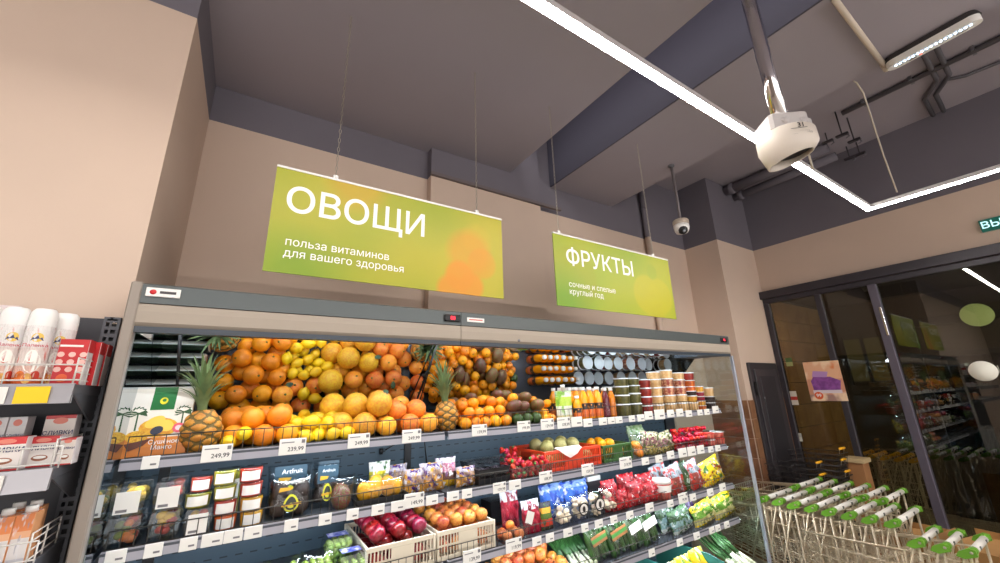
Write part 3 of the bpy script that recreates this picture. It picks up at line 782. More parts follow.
for px, w_, tx in ((150, 18, None), (216, 31, '249,99'), (292, 27, '239,99'), (358.5, 22, '249,99'), (411.5, 19, '249,99'), (479.5, 15, '159,99'),
                   (524, 13, '199,99'), (547.5, 13, '129,99'), (564, 13, '109,99'), (577, 11, None), (588, 9, None), (603, 8, None), (611.5, 7, None), (619, 7, None), (632, 6, None),
                   (641, 7, None), (649, 8, None), (660, 10, None), (671, 7, None), (680, 7, None), (689, 6, None), (700, 5, None), (707, 5, None), (716, 6, None)):
    price(px, 0, w_, 0, tx)
for px, w_, tx in ((115, 22, None), (153, 19, None), (188, 18, None), (212, 22, None), (233, 19, None), (253, 18, None), (291, 14, None), (325, 13, None), (352.5, 12, None), (378, 13, None), (398, 14, None), (414, 20, '149,99'), (432, 12, None),
                   (453, 12, None), (467, 10, None), (499.5, 13, '109,99'), (515, 12, None), (546, 13, '189,99'), (588, 12, '159,99'), (626, 12, '219,99'), (645.5, 7, None), (659, 7, None), (671, 7, None),
                   (683, 8, None), (692, 8, None), (701, 7, None), (711, 5, None), (718, 5, None)):
    price(px, 0, w_, 1, tx)
for px, w_, tx in ((472, 18, '139,99'), (514, 16, '119,99'), (537, 9, None), (550, 8, None), (568, 9, None), (585, 7, None), (599, 8, None), (614, 7, None), (630, 7, None), (650, 8, None), (670.5, 6, None),
                   (683.5, 9, '99,99'), (693, 6, None), (710.5, 6, None), (723, 6, None)):
    price(px, 0, w_, 2, tx)
for px, w_ in ((652, 6), (680, 6), (697, 6), (712, 5), (718, 5), (727, 5)): price(px, 0, w_, 3)
# ------------------------------------------------------------------ fruit
def sphere_prof(r, n=9, sq=1.0, dim=0.0):
    P = []
    for i in range(n+1):
        a = PI*i/n; rr = r*math.sin(a); z = -r*sq*math.cos(a)
        z -= dim*r*math.exp(-(rr/(0.3*r))**2)*(1 if i > n/2 else -0.6)
        P.append((rr, z))
    return P
ORANGE = mat('orange_peel', (250, 160, 14), 0.42, var=0.10, nscale=9, bump=0.25, bscale=260, rnd=0.6)
GRAPEF = mat('grapefruit_peel', (250, 172, 44), 0.42, rgb2=(246, 142, 50), nscale=5, bump=0.2, bscale=260, rnd=0.7)
POMEL = mat('pomelo_peel', (236, 186, 40), 0.4, rgb2=(226, 150, 34), nscale=6, bump=0.35, bscale=120, rnd=0.4)
LEMON = mat('lemon_peel', (248, 206, 22), 0.4, var=0.08, nscale=8, bump=0.2, bscale=240, rnd=0.35)
MANDA = mat('mandarin_peel', (252, 162, 10), 0.38, var=0.08, nscale=9, bump=0.2, bscale=260, rnd=0.5)
MANGO = mat('mango_skin', (96, 110, 44), 0.4, rgb2=(128, 44, 50), nscale=7, rnd=0.8, blotch=0.48)
GREENF = mat('green_fruit_skin', (70, 100, 36), 0.4, rgb2=(40, 66, 28), nscale=14, rnd=0.5)
APPLE = mat('red_apple_skin', (150, 26, 28), 0.3, rgb2=(112, 12, 22), nscale=8, rnd=0.6, coat=0.2)
PEAR = mat('golden_apple_skin', (214, 150, 62), 0.35, rgb2=(196, 92, 48), nscale=5, rnd=0.8)
STEM = mat('fruit_stem', (84, 62, 34), 0.7)
LEAF = mat('fruit_leaf', (40, 70, 30), 0.45, var=0.2, nscale=20)
BERRY = mat('strawberry_red', (200, 24, 28), 0.35, bump=0.3, bscale=300, rnd=0.5)
TOMATO = mat('tomato_red', (206, 30, 22), 0.25, rnd=0.4)
FRUIT = {}
def fmesh(key, prof, m, n=14, sx=1, sy=1): FRUIT[key] = MB().lathe(prof, n, sx=sx, sy=sy, cap=False).mesh(key, m)
fmesh('orange', sphere_prof(1, 10, 0.96, 0.06), ORANGE)
fmesh('grapefruit', sphere_prof(1, 10, 0.94, 0.05), GRAPEF)
fmesh('pomelo', [(0, -0.95), (0.5, -0.86), (0.88, -0.5), (1, -0.1), (0.93, 0.35), (0.72, 0.7), (0.4, 0.92), (0.15, 1.0), (0, 1.0)], POMEL)
fmesh('lemon', [(0, -1.35), (0.14, -1.28), (0.3, -1.12), (0.68, -0.85), (0.95, -0.4), (1, 0), (0.95, 0.4), (0.68, 0.85), (0.32, 1.1), (0.2, 1.3), (0, 1.36)], LEMON, 12)
fmesh('mandarin', sphere_prof(1, 9, 0.88, 0.10), MANDA, 12)
fmesh('mango', [(0, -1.3), (0.5, -1.15), (0.88, -0.7), (1, -0.1), (0.92, 0.5), (0.66, 1.0), (0.3, 1.26), (0, 1.3)], MANGO, 12, 1, 0.82)
fmesh('green_melon', sphere_prof(1, 9, 0.9), GREENF, 12)
fmesh('red_apple', [(0, -0.72), (0.3, -0.86), (0.62, -0.72), (0.92, -0.25), (1, 0.15), (0.86, 0.6), (0.5, 0.84), (0.25, 0.78), (0.0, 0.58)], APPLE)
fmesh('golden_apple', [(0, -0.72), (0.3, -0.86), (0.62, -0.72), (0.92, -0.25), (1, 0.15), (0.86, 0.6), (0.5, 0.84), (0.25, 0.78), (0.0, 0.58)], PEAR)
fmesh('strawberry', [(0, -1.2), (0.4, -0.9), (0.75, -0.4), (1, 0.25), (0.8, 0.7), (0.3, 0.85), (0, 0.85)], BERRY, 9)
fmesh('tomato', sphere_prof(1, 7, 0.9, 0.08), TOMATO, 9)
fmesh('melon', sphere_prof(1, 9, 1.0), mat('melon_skin', (172, 158, 98), 0.55, rgb2=(134, 128, 70), nscale=14, rnd=0.4))
fmesh('persimmon', sphere_prof(1, 9, 0.85, 0.08), mat('persimmon_skin', (240, 128, 22), 0.3, rgb2=(236, 156, 34), nscale=4, rnd=0.4))
fmesh('apricot', sphere_prof(1, 8, 0.92, 0.06), mat('apricot_skin', (240, 150, 50), 0.45, rgb2=(226, 106, 48), nscale=5, rnd=0.5))
fmesh('grape', sphere_prof(1, 6, 1.15), mat('green_grape', (150, 176, 74), 0.25, rnd=0.5, spec=0.6), 8)
fmesh('mushroom', [(0, -0.75), (0.42, -0.75), (0.36, -0.1), (0.9, -0.15), (1, 0.1), (0.8, 0.55), (0.4, 0.8), (0, 0.85)], mat('mushroom_white', (226, 206, 176), 0.6, rnd=0.5), 10)
fmesh('potato', sphere_prof(1, 8, 0.7), mat('potato_skin', (206, 160, 96), 0.7, rgb2=(176, 126, 70), nscale=8, rnd=0.5), 10, 1.3, 0.9)
stem_me = MB().tube([(0, 0, 0.55), (0.03, 0, 0.8), (0.10, 0, 1.02)], [0.05, 0.04, 0.055], 6).mesh('stem', STEM)
nub_me = MB().lathe([(0.11, 0.88), (0.12, 0.92), (0.0, 0.95)], 7).mesh('stem_end', mat('stem_end_green', (92, 104, 44), 0.7))
def leaf_mesh(L, W, m, name='leaf', curl=0.3):
    mb = MB(); n = 6; vs = []
    for i in range(n+1):
        t = i/n; wd = W*math.sin(PI*min(t*0.92+0.08, 1))*0.5
        z = curl*L*math.sin(t*PI*0.6); x = L*t
        vs += [(x, -wd, z+0.12*wd), (x, 0, z), (x, wd, z+0.12*wd)]
    fs = []
    for i in range(n):
        b_ = i*3; fs += [(b_, b_+3, b_+4, b_+1), (b_+1, b_+4, b_+5, b_+2)]
    return mb.add(vs, fs, 0, True).mesh(name, m)
fleaf = leaf_mesh(0.05, 0.03, LEAF)
def fruit(kind, x, y, z, r, rot=None, label=None, cat=None, group=None, parent=None, name=None):
    o = put(name or kind, FRUIT[kind], parent, (x, y, z), rot if rot is not None else (random.uniform(-0.6, 0.6), random.uniform(-0.6, 0.6), random.uniform(0, 6.28)), r)
    if label: tag(o, label, cat or kind.replace('_', ' '), group)
    return o

# pile of loose fruit on the top shelf
z1 = ST_Z[0]
def X1(px, Y=2.0): return xp(px, Y, z1+0.04)
LK = {'orange': 'large round orange', 'lemon': 'small yellow lemon', 'grapefruit': 'yellow-orange grapefruit', 'pomelo': 'big yellow pomelo', 'mandarin': 'small bright mandarin', 'tangerine': 'tiny tangerine', 'mango': 'red and green mango', 'green_melon': 'small dark green fruit'}
PC = {}
def pile_label(k, j, l, n, x0):
    return f'{LK[k]}, {("front", "second", "third", "fourth", "fifth", "sixth", "seventh", "eighth")[j]} row, {("bottom", "middle", "top")[l]} layer, {ORD[n-1]} from the left'
RAD = {'orange': 0.047, 'lemon': 0.029, 'grapefruit': 0.050, 'pomelo': 0.062, 'mandarin': 0.034, 'mango': 0.042, 'green_melon': 0.036}
leaf_spots = []
def pile(x0, x1, kindat, y0=1.98, y1=2.36, layers=3, cat=None, lab=None, step=0.086):
    """dense rows marched along the shelf, each layer set into the hollows of the one below"""
    for l in range(layers):
        Y = y0+0.042*l; j = 0; zl = z1
        while Y < y1-0.04*l:
            x = x0+(0.045 if (j+l) % 2 else 0.0)*(step/0.086)+0.012*l; pr_ = None
            while True:
                kd = kindat(x, j, l); r = RAD[kd]*random.uniform(0.93, 1.05)
                if pr_ is not None: x += pr_+r*1.01
                else: x += r
                pr_ = r
                if x+r > x1: break
                zz = z1+r*0.96+l*step*0.80
                if l and random.random() < 0.03*l: continue
                ym = 2.375-(zz+r-(H-0.07))*0.97-r*0.9   # stay clear of the leaning mirror
                yy = Y+random.uniform(-0.006, 0.006)
                if yy > ym and zz+r > H-0.07: continue
                if kd == 'lemon': rt = (PI/2+random.uniform(-.5, .5), 0, random.uniform(0, 3.1))
                elif kd == 'mango': rt = (PI/2*0.8, 0, random.uniform(-.5, .5))
                else: rt = None
                ck = (cat or kd, j, l, x0); PC[ck] = PC.get(ck, 0)+1
                o = fruit(kd, x, yy, zz, r, rt, pile_label(cat or kd, j, l, PC[ck], x0), cat or {'green_melon': 'fruit'}.get(kd, kd), (cat or kd.replace('_', ' '))+' pile on the top shelf', name=(cat or kd))
                if kd in ('orange', 'mandarin', 'grapefruit', 'tangerine'): put('stem_end', nub_me, o)
                if kd in ('pomelo', 'grapefruit') and random.random() < 0.14:
                    put('leaf', fleaf, o, (0.1, -0.2, 0.93), (0, 0.2, random.uniform(0, 6)), 0.9/r)
            Y += step; j += 1
xa, xb, xc, xd = X1(272), X1(318), X1(362), X1(436)
def citrus(x, j, l):
    if x < xa-0.04: return 'orange'
    if x < xb: return 'lemon' if (j < 3 or random.random() < .3) else 'grapefruit'
    if x < xc: return 'pomelo' if random.random() < .62 else ('lemon' if random.random() < .6 else 'grapefruit')
    return 'grapefruit' if random.random() < .9 else 'pomelo'
pile(X1(218), X1(437), citrus, layers=2)
PINE_GAPS = ((X1(190)+0.01, X1(217), 'orange'), (X1(438), X1(456), 'grapefruit'))
for gk, (a_, c_, kd) in enumerate(PINE_GAPS):
    n_ = 0
    for j, yy in enumerate((2.13, 2.215, 2.30)):
        for i in range(max(1, int((c_-a_)/0.096))):
            n_ += 1
            o = fruit(kd, a_+0.05+i*0.097, yy, z1+0.046, 0.046, None, f'{LK[kd]} behind the {("first", "second")[gk]} pineapple, {ORD[n_-1]} of the few there', kd, kd+' pile on the top shelf')
            put('stem_end', nub_me, o)
FRUIT['tangerine'] = FRUIT['mandarin']; RAD['tangerine'] = 0.029
xm, xt = X1(499), X1(527)
def small_fruit(x, j, l):
    q = random.random()
    if x < xm: return 'mandarin' if q < .93 or j == 0 else 'mango'
    if x < xt: return ('green_melon' if j == 0 and l == 0 else 'mango' if l == 1 and j == 0 else 'mandarin' if q < .4 else 'mango' if q < .75 else 'green_melon')
    return 'tangerine' if q < .94 else 'green_melon'
pile(X1(456), X1(556), small_fruit, layers=3, step=0.064)
# the lemons lying in front of the oranges
for px, yy, zz in ((230, 1.965, 0.028), (241, 1.962, 0.060)):
    fruit('lemon', X1(px, yy)-0.0, yy-0.006, z1+zz+0.0, 0.027, (PI/2, 0.3, random.uniform(0, 3)), 'lemon lying in front of the large oranges, '+('lower' if zz < .05 else 'upper')+' of the pair', 'lemon')

# pineapples
PINE = mat('pineapple_skin', (206, 146, 48), 0.55, rgb2=(176, 110, 34), nscale=22, bump=0.5, bscale=90)
PLEAF = mat('pineapple_leaf', (120, 142, 92), 0.5, var=0.35, nscale=14)
def pineapple_body(r, h):
    nu, nv = 88, 60; vs = []; fs = []; mi = []; E = []
    for j in range(nv+1):
        t = j/nv
        rr = r*max(0.05, math.sin(PI*(0.10+0.82*t)))**0.55
        if j == 0 or j == nv: rr *= 0.55
        for i in range(nu):
            a = i/nu; u = a*11; v = t*8
            e = abs(math.sin(PI*(u+v)*0.5))*abs(math.sin(PI*(u-v)*0.5)); E.append(e)
            k = rr*(1+0.11*e**0.7)
            vs.append((k*math.cos(2*PI*a), k*math.sin(2*PI*a), h*t))
    mb = MB()
    F0, F1 = [], []
    for j in range(nv):
        for i in range(nu):
            i2 = (i+1) % nu; q = (j*nu+i, j*nu+i2, (j+1)*nu+i2, (j+1)*nu+i)
            (F0 if sum(E[x] for x in q)/4 > 0.30 else F1).append(q)
    F0 += [tuple(range(nu-1, -1, -1)), tuple(range(nv*nu, nv*nu+nu))]
    mb.add(vs, F0, 0, True)
    for f in F1: mb.f.append(list(f)); mb.m.append(1); mb.s.append(True)
    return mb.mesh('body', [PINE, mat('pineapple_groove', (104, 84, 36), 0.7)])
def blade(L, W, curl):
    vs = []; n = 7
    for i in range(n+1):
        t = i/n; wd = W*(1-t)**0.7*0.5+0.0006
        z = L*math.sin(t*1.25)*0.86; x = 0.012+curl*L*t**2
        vs += [(x-0.25*wd, -wd, z), (x+0.15*wd, 0, z), (x-0.25*wd, wd, z)]
    fs = []
    for i in range(n):
        b_ = i*3; fs += [(b_, b_+3, b_+4, b_+1), (b_+1, b_+4, b_+5, b_+2)]
    return MB().add(vs, fs, 0, True).mesh('leaf', PLEAF)
def pineapple(px, Y, r, h, L, lab):
    t = empty('pineapple', (xp(px, Y, z1+h/2), Y, z1), lab, 'pineapple', 'pineapples on the top shelf', rot=(R(-5), R(2), random.uniform(0, 3)))
    put('body', pineapple_body(r, h), t)
    for ring, (cnt, ll, cu) in enumerate(((9, 0.55, 0.75), (9, 0.8, 0.55), (8, 0.95, 0.36), (6, 1.05, 0.15))):
        me = blade(L*ll, 0.027, cu)
        for k in range(cnt):
            put('leaf', me, t, (0, 0, h-0.006+ring*0.008), (0, random.uniform(-.1, .1), 2*PI*k/cnt+ring*0.35+random.uniform(-.15, .15)))
    return t
pineapple(203, 2.0, 0.066, 0.155, 0.235, 'ripe pineapple with a tall leafy crown beside the dried mango bags')
pineapple(447.5, 2.03, 0.060, 0.150, 0.235, 'darker pineapple with a grey-green crown at the middle of the top shelf')

# let the loose fruit settle: push overlapping pieces apart, keep them on the shelf, behind the guard and off the mirror
def settle():
    kinds = ('orange', 'lemon', 'grapefruit', 'pomelo', 'mandarin', 'tangerine', 'mango', 'green_melon')
    body = [o for o in COL.objects if o.parent is None and o.name.split('.')[0] in kinds]
    P_ = [o.location.copy() for o in body]
    Rr = [o.scale[0]*(1.06 if o.name.startswith('mango') else 1.08 if o.name.startswith('lemon') else 0.97) for o in body]
    posts = [(o.location.x, o.location.y, 0.066) for o in COL.objects if o.name.startswith('pineapple') and o.parent is None]
    nrm = Vector((0, -0.717, -0.697)); m0 = Vector((0, 2.375, H-0.07))
    lo, hi = X1(192), X1(557)
    for it in range(60):
        cells = {}
        for i, p in enumerate(P_): cells.setdefault((int(p.x/0.13), int(p.y/0.13), int(p.z/0.13)), []).append(i)
        for (a_, b_, c_), L in list(cells.items()):
            for da in (-1, 0, 1):
                for db in (-1, 0, 1):
                    for dc in (-1, 0, 1):
                        M_ = cells.get((a_+da, b_+db, c_+dc))
                        if not M_: continue
                        for i in L:
                            for j in M_:
                                if j <= i: continue
                                d = P_[j]-P_[i]; need = Rr[i]+Rr[j]; l = d.length
                                if l < need:
                                    d = d/l if l > 1e-6 else Vector((0, 0, 1))
                                    k = (need-l)*0.5
                                    P_[i] -= d*k; P_[j] += d*k
        for i, p in enumerate(P_):
            r = Rr[i]
            if it < 45: p.z -= 0.0012
            for (px_, py_, pr_) in posts:
                dx, dy = p.x-px_, p.y-py_; l = math.hypot(dx, dy)
                if l < r+pr_ and p.z < z1+0.17:
                    k = (r+pr_-l)/max(l, 1e-4); p.x += dx*k; p.y += dy*k
            h_ = (p-m0).dot(nrm)
            if h_ < r+0.004 and p.z+r > H-0.09: p += nrm*(r+0.004-h_)
            p.y = max(RY+0.022+r, min(p.y, BY-0.02-r)); p.x = max(lo, min(p.x, hi-r))
            p.z = max(p.z, z1+r)
    for o, p in zip(body, P_): o.location = p
settle()

# ------------------------------------------------------------------ packages
def bag_mesh(w, h, t, m, seed=0, nx=12, nz=14, crumple=0.006, name='bag', flatbot=False):
    rn = random.Random(seed); vs = []; fs = []
    ph = [rn.uniform(0, 6.28) for _ in range(8)]
    def cr(u, v): return crumple*(math.sin(9*u+ph[0]+4*v)*math.sin(7*v+ph[1])+0.6*math.sin(17*u-11*v+ph[2])+0.5*math.sin(15*v+6*u+ph[3]))
    for side in (-1, 1):
        for j in range(nz+1):
            v = j/nz
            pv = (1-abs(2*v-1)**3) if not flatbot else (1-max(0, (v-0.35)/0.65)**1.6)*(1 if v > 0 else 0.9)
            for i in range(nx+1):
                u = 2*i/nx-1
                d = 0.5*t*max(0, 1-abs(u)**2.6)**0.7*max(pv, 0.02)
                x = u*w/2*(1-0.06*pv)
                vs.append((x, side*(d+0.0008)+cr(u, v)*pv*(1 if abs(u) < .98 else .3), v*h+0.2*cr(v, u)))
    N = (nx+1)*(nz+1)
    for j in range(nz):
        for i in range(nx):
            a = j*(nx+1)+i; b_ = a+1; c = a+nx+2; d = a+nx+1
            fs.append((a, b_, c, d)); fs.append((N+b_, N+a, N+d, N+c))
    for j in range(nz):
        a = j*(nx+1); d = a+nx+1; fs.append((N+a, a, d, N+d))
        a = j*(nx+1)+nx; d = a+nx+1; fs.append((a, N+a, N+d, d))
    for i in range(nx):
        a = nz*(nx+1)+i; fs.append((a, a+1, N+a+1, N+a)); fs.append((i+1, i, N+i, N+i+1))
    return MB().add(vs, fs, 0, True).mesh(name, m)
def tray_mb(mb, w, d, h, flare=0.88, t=0.002, mi=0):
    """open tapered tray, base at z=0 centred"""
    a, b_ = w/2*flare, d/2*flare; c, e = w/2, d/2
    o = [(-a, -b_, 0), (a, -b_, 0), (a, b_, 0), (-a, b_, 0), (-c, -e, h), (c, -e, h), (c, e, h), (-c, e, h)]
    i_ = [(x*(1-2*t/w), y*(1-2*t/d), z+(t if z == 0 else 0)) for x, y, z in o]
    vs = o+i_
    fs = [(3, 2, 1, 0), (8, 9, 10, 11)]
    for k in range(4):
        j = (k+1) % 4
        fs += [(k, j, 4+j, 4+k), (8+j, 8+k, 12+k, 12+j), (4+k, 4+j, 12+j, 12+k)]
    return mb.add(vs, fs, mi)
def lid_mb(mb, w, d, h, z, taper=0.9, mi=0):
    a, b_ = w/2*taper, d/2*taper; c, e = w/2, d/2
    vs = [(-c, -e, z), (c, -e, z), (c, e, z), (-c, e, z), (-a, -b_, z+h), (a, -b_, z+h), (a, b_, z+h), (-a, b_, z+h)]
    fs = [(4, 5, 6, 7)]+[(k, (k+1) % 4, 4+(k+1) % 4, 4+k) for k in range(4)]
    return mb.add(vs, fs, mi)
def lumps(w, d, h, z, n, r, m, seed, name='fruit_pieces', sz=0.8):
    rn = random.Random(seed); mb = MB()
    for k in range(n):
        mb.ball((rn.uniform(-w/2+r, w/2-r), rn.uniform(-d/2+r, d/2-r), z+r*sz+rn.uniform(0, max(h-2*r*sz, 0.001))), r*rn.uniform(.8, 1.15), 7, 5, rn.randrange(len(m)), sz=sz)
    return mb.mesh(name, m)
CH = {}
def clamshell(x, y, z, w, d, h, colors, label, seed=0, labelc=PAPER, cat='fruit pack', group=None, lab_w=0.7, lab_h=0.72, tilt=0):
    t = empty('fruit_clamshell', (x, y, z), label, cat, group, rot=(tilt, 0, random.uniform(-.04, .04)))
    key = (round(w, 3), d, h)
    if key not in CH:
        CH[key] = (tray_mb(MB(), w, d, h*0.55).mesh('tray', CLEARP), lid_mb(MB().box(-w/2-0.003, w/2+0.003, -d/2-0.003, d/2+0.003, h*0.55, h*0.57), w, d, h*0.43, h*0.57).mesh('lid', CLEARP))
    put('tray', CH[key][0], t); put('lid', CH[key][1], t)
    o = put('fruit_pieces', lumps(w*0.84, d*0.82, h*0.9, 0.003, 12, min(w, h)*0.19, colors, seed), t); o['kind'] = 'stuff'
    if labelc:
        lb = MB().box(-w*lab_w/2, w*lab_w/2, -d/2-0.0045, -d/2-0.003, h*0.12, h*(0.12+lab_h)).ob('label', labelc, t)
        MB().box(-w*lab_w*0.4, w*lab_w*0.05, -d/2-0.0052, -d/2-0.0045, h*0.17, h*0.26).ob('barcode', mat('print_grey', (120, 118, 120), 0.6), lb)
    return t
def tub(x, y, z, r, h, m, lid, label, cat='tub', group=None, name='food_tub', oval=1.0, ribs=False):
    t = empty(name, (x, y, z), label, cat, group)
    key = ('tub', round(r, 4), round(h, 4), m.name, lid.name)
    if key not in CH:
        CH[key] = (MB().lathe([(r*0.86, 0), (r*0.88, 0.002), (r*0.96, h*0.86), (r*0.96, h*0.9)], 18).mesh('cup', m),
                   MB().lathe([(r*0.985, h*0.86), (r, h*0.865), (r, h*0.97), (r*0.95, h*0.985), (r*0.9, h*0.965), (0, h*0.965)], 18).mesh('lid', lid))
    put('cup', CH[key][0], t); put('lid', CH[key][1], t)
    return t
def bottle(x, y, z, r, h, liquid, cap, lab, label, group):
    t = empty('juice_bottle', (x, y, z), label, 'bottle', group)
    key = ('bt', round(r, 4), h, liquid.name, cap.name, lab.name if lab else '')
    if key not in CH:
        CH[key] = (MB().lathe([(r*0.9, 0), (r, 0.006), (r, h*0.62), (r*0.93, h*0.70), (r*0.6, h*0.82), (r*0.42, h*0.88), (r*0.42, h*0.92)], 16).mesh('body', liquid),
                   MB().lathe([(r*0.5, h*0.90), (r*0.52, h*0.905), (r*0.52, h*0.985), (r*0.46, h), (0, h)], 14).mesh('cap', cap),
                   MB().lathe([(r*1.015, h*0.08), (r*1.015, h*0.50)], 16, cap=False).mesh('label', lab) if lab else None)
    put('body', CH[key][0], t); put('cap', CH[key][1], t)
    if CH[key][2]: put('label', CH[key][2], t)
    return t

# dried mango bags at the left of the top shelf (they stand in rows; the mirror shows their tops)
BAGF = bands('mango_bag_print', [(0, (206, 120, 40)), (0.13, (214, 130, 44)), (0.26, (236, 228, 216)), (0.97, (214, 214, 210))], None, rough=0.4)
BAGB = mat('mango_bag_back', (30, 60, 34), 0.35)
def mango_bag(px0, px1, Y, lab, full=True):
    x0, x1 = xp(px0, Y, z1+0.1), xp(px1, Y, z1+0.1); wd = x1-x0; hh_ = 0.245
    t = empty('dried_mango_bag', ((x0+x1)/2, Y, z1), lab, 'bag', 'dried mango bags on the top shelf', rot=(R(-4), 0, 0))
    mb = MB(); T = 0.022
    P = [(-T, 0), (-T, 0.16), (-0.002, hh_-0.02), (-0.002, hh_), (0.002, hh_), (0.002, hh_-0.02), (T, 0.16), (T, 0)]
    mb.prismx(P, -wd/2, wd/2)
    mb.m[-2] = 0
    me = mb.mesh('pouch', [BAGF, BAGB])
    for p_ in me.polygons:
        if p_.normal.y > 0.3: p_.material_index = 1
    put('pouch', me, t)
    if not full: return t
    fy = -T-0.0006
    G = mat('print_green', (28, 110, 52), 0.4); DG = mat('print_palm', (46, 84, 44), 0.45)
    def fl(n, pts, m, k=1):
        # follow the front: upright up to 0.16, then leaning back to the seal
        vs = []
        for x, z in pts:
            y = -T if z <= 0.16 else -T+(z-0.16)/(hh_-0.02-0.16)*(T-0.002)
            vs.append((x*wd, min(y, -0.002)-0.0007*k, z))
        MB().add(vs, [tuple(range(len(vs)))]).ob(n, m, t)
    fl('print_band', [(-0.17, 0.16), (0.20, 0.16), (0.20, 0.225), (-0.17, 0.225)], G)
    fl('print_band', [(-0.17, 0.225), (0.20, 0.225), (0.20, 0.244), (-0.17, 0.244)], G)
    fl('print_logo', [(0.015+0.065*math.cos(a*PI/6), 0.193+0.013*math.sin(a*PI/6)) for a in range(12)], mat('print_yellow', (226, 214, 40), 0.4), 2)
    fl('print_logo', [(0.02+0.032*math.cos(a*PI/6), 0.195+0.006*math.sin(a*PI/6)) for a in range(12)], G, 3)
    for sx in (-0.33, 0.36):
        for k in range(9):
            a = PI*(k/8)*1.15-0.25; 
            fl('print_palm', [(sx-0.012, 0.148), (sx+0.15*math.cos(a), 0.150+0.030*math.sin(a)-0.004), (sx+0.12*math.cos(a+0.45), 0.150+0.020*math.sin(a+0.45)), (sx+0.012, 0.148)][::1 if a < PI/2 else 1], DG, 1)
        fl('print_palm', [(sx-0.014, 0.09), (sx+0.014, 0.09), (sx+0.010, 0.15), (sx-0.010, 0.15)], DG)
    def ell(cx, cz, rx, rz, m, n='print_fruit', k=2, rot=0):
        fl(n, [(cx+rx*math.cos(a*PI/9)*math.cos(rot)-rz/wd*math.sin(a*PI/9)*math.sin(rot), cz+rx*wd*math.cos(a*PI/9)*math.sin(rot)+rz*math.sin(a*PI/9)*math.cos(rot)) for a in range(18)], m, k)
    ell(0.02, 0.098, 0.30, 0.034, mat('print_mango', (232, 178, 40), 0.4, rgb2=(220, 140, 30), nscale=60), k=1)
    ell(-0.05, 0.118, 0.16, 0.018, mat('print_mango_light', (244, 206, 80), 0.4), rot=0.5)
    ell(0.12, 0.104, 0.13, 0.02, mat('print_mango_light', (244, 206, 80), 0.4), rot=-0.4, k=3)
    ell(-0.0, 0.088, 0.10, 0.014, mat('print_dark_blue', (40, 44, 66), 0.4), k=4, rot=0.4)
    ell(0.33, 0.094, 0.10, 0.017, mat('print_pink', (232, 90, 110), 0.4), k=3)
    ell(0.33, 0.094, 0.055, 0.009, mat('print_pale', (226, 210, 216), 0.5), k=4)
    ell(-0.28, 0.07, 0.17, 0.02, mat('print_corn', (206, 140, 26), 0.4, rgb2=(236, 190, 60), nscale=160), k=3)
    fl('print_bowl', [(-0.44, 0.046), (-0.05, 0.062), (-0.16, 0.038), (-0.36, 0.022)], mat('print_brown', (92, 40, 20), 0.4), 4)
    text('Сушёное', 0.020, PAPER, t, (wd*0.14, -T-0.004, 0.048), bold=0.01, name='print_lettering')
    text('Манго', 0.020, PAPER, t, (wd*0.12, -T-0.004, 0.029), bold=0.01, name='print_lettering')
    return t
mango_bag(124, 190, 1.985, 'white dried mango bag with green band, nearest the pineapple')
for k in range(1, 5):
    for s_, (p0, p1) in enumerate(((124, 190),)):
        mango_bag(p0+ (k*2 if s_ else -k*1), p1+k*(-1 if s_ == 0 else 1)*1.0, 1.985+k*0.058, 'dried mango bag standing in the row, '+ORD[k]+' from the front', False)

# juice pouch, bottles and tubs on the right of the top shelf
PB = bands('pouch_print', [(0, (222, 206, 150)), (0.2, (230, 232, 214)), (0.5, (176, 204, 70)), (0.8, (222, 226, 200))], [((120, 170, 40), 4, 0.58), ((70, 150, 190), 5, 0.68)], rough=0.25)
pt = empty('juice_pouch', (xp(564, 1.985, z1+.08), 1.985, z1), 'white and green juice pouch with a spout beside the bottles', 'pouch')
put('pouch', bag_mesh(xp(572, 1.985, z1+.08)-xp(555.5, 1.985, z1+.08), 0.185, 0.05, PB, 3, flatbot=True, crumple=0.003, name='pouch'), pt)
MB().lathe([(0.010, 0.18), (0.010, 0.20), (0.014, 0.20), (0.014, 0.222), (0, 0.222)], 12).ob('spout', PAPER, pt)
JO = mat('orange_juice', (244, 158, 14), 0.15, coat=0.5); JD = mat('amber_juice', (206, 116, 16), 0.15, coat=0.5); JP = mat('berry_juice', (92, 26, 40), 0.15, coat=0.5)
LBK = bands('bottle_label_dark', [(0, (206, 96, 30)), (0.2, (226, 110, 50)), (0.55, (44, 34, 34))], [((236, 150, 60), 6, 0.62)])
LPU = bands('bottle_label_plum', [(0, (110, 34, 50)), (0.5, (92, 26, 40))], [((210, 180, 190), 14, 0.64)])
LOR = bands('bottle_label_orange', [(0, (206, 116, 40))], [((90, 60, 40), 12, 0.62)])
CAPW = mat('cap_white', (236, 236, 232), 0.4)
br_ = 0.036; nb = 0
cols = [(577, 0.030, 0.150, JO, LBK), (583.5, 0.031, 0.205, JO, LBK), (590, 0.030, 0.205, JO, LBK), (597.5, 0.034, 0.205, JO, LBK), (605.5, 0.027, 0.195, JP, LPU), (611.5, 0.027, 0.195, JD, LOR)]
for row in range(4):
    for k, (px, r, h_, jm, lm) in enumerate(cols):
        Y = 1.985+row*0.082
        x = xp(px, 1.985, z1+.1)+(0.012 if row % 2 else 0)
        if row and k == 0: r, h_ = 0.031, 0.205
        what = {0: 'short orange juice bottle', 1: 'orange juice bottle', 2: 'orange juice bottle', 3: 'widest orange juice bottle', 4: 'plum-red juice bottle', 5: 'amber juice bottle'}[k] if row == 0 else 'orange juice bottle'
        bottle(x, Y, z1, r, h_, jm if row == 0 else JO, CAPW, lm if row == 0 else (LBK if k < 4 else LOR), f'{what} with white cap, {("front", "second", "third", "rear")[row]} row, {ORD[k]} from the left', 'juice bottles on the top shelf')
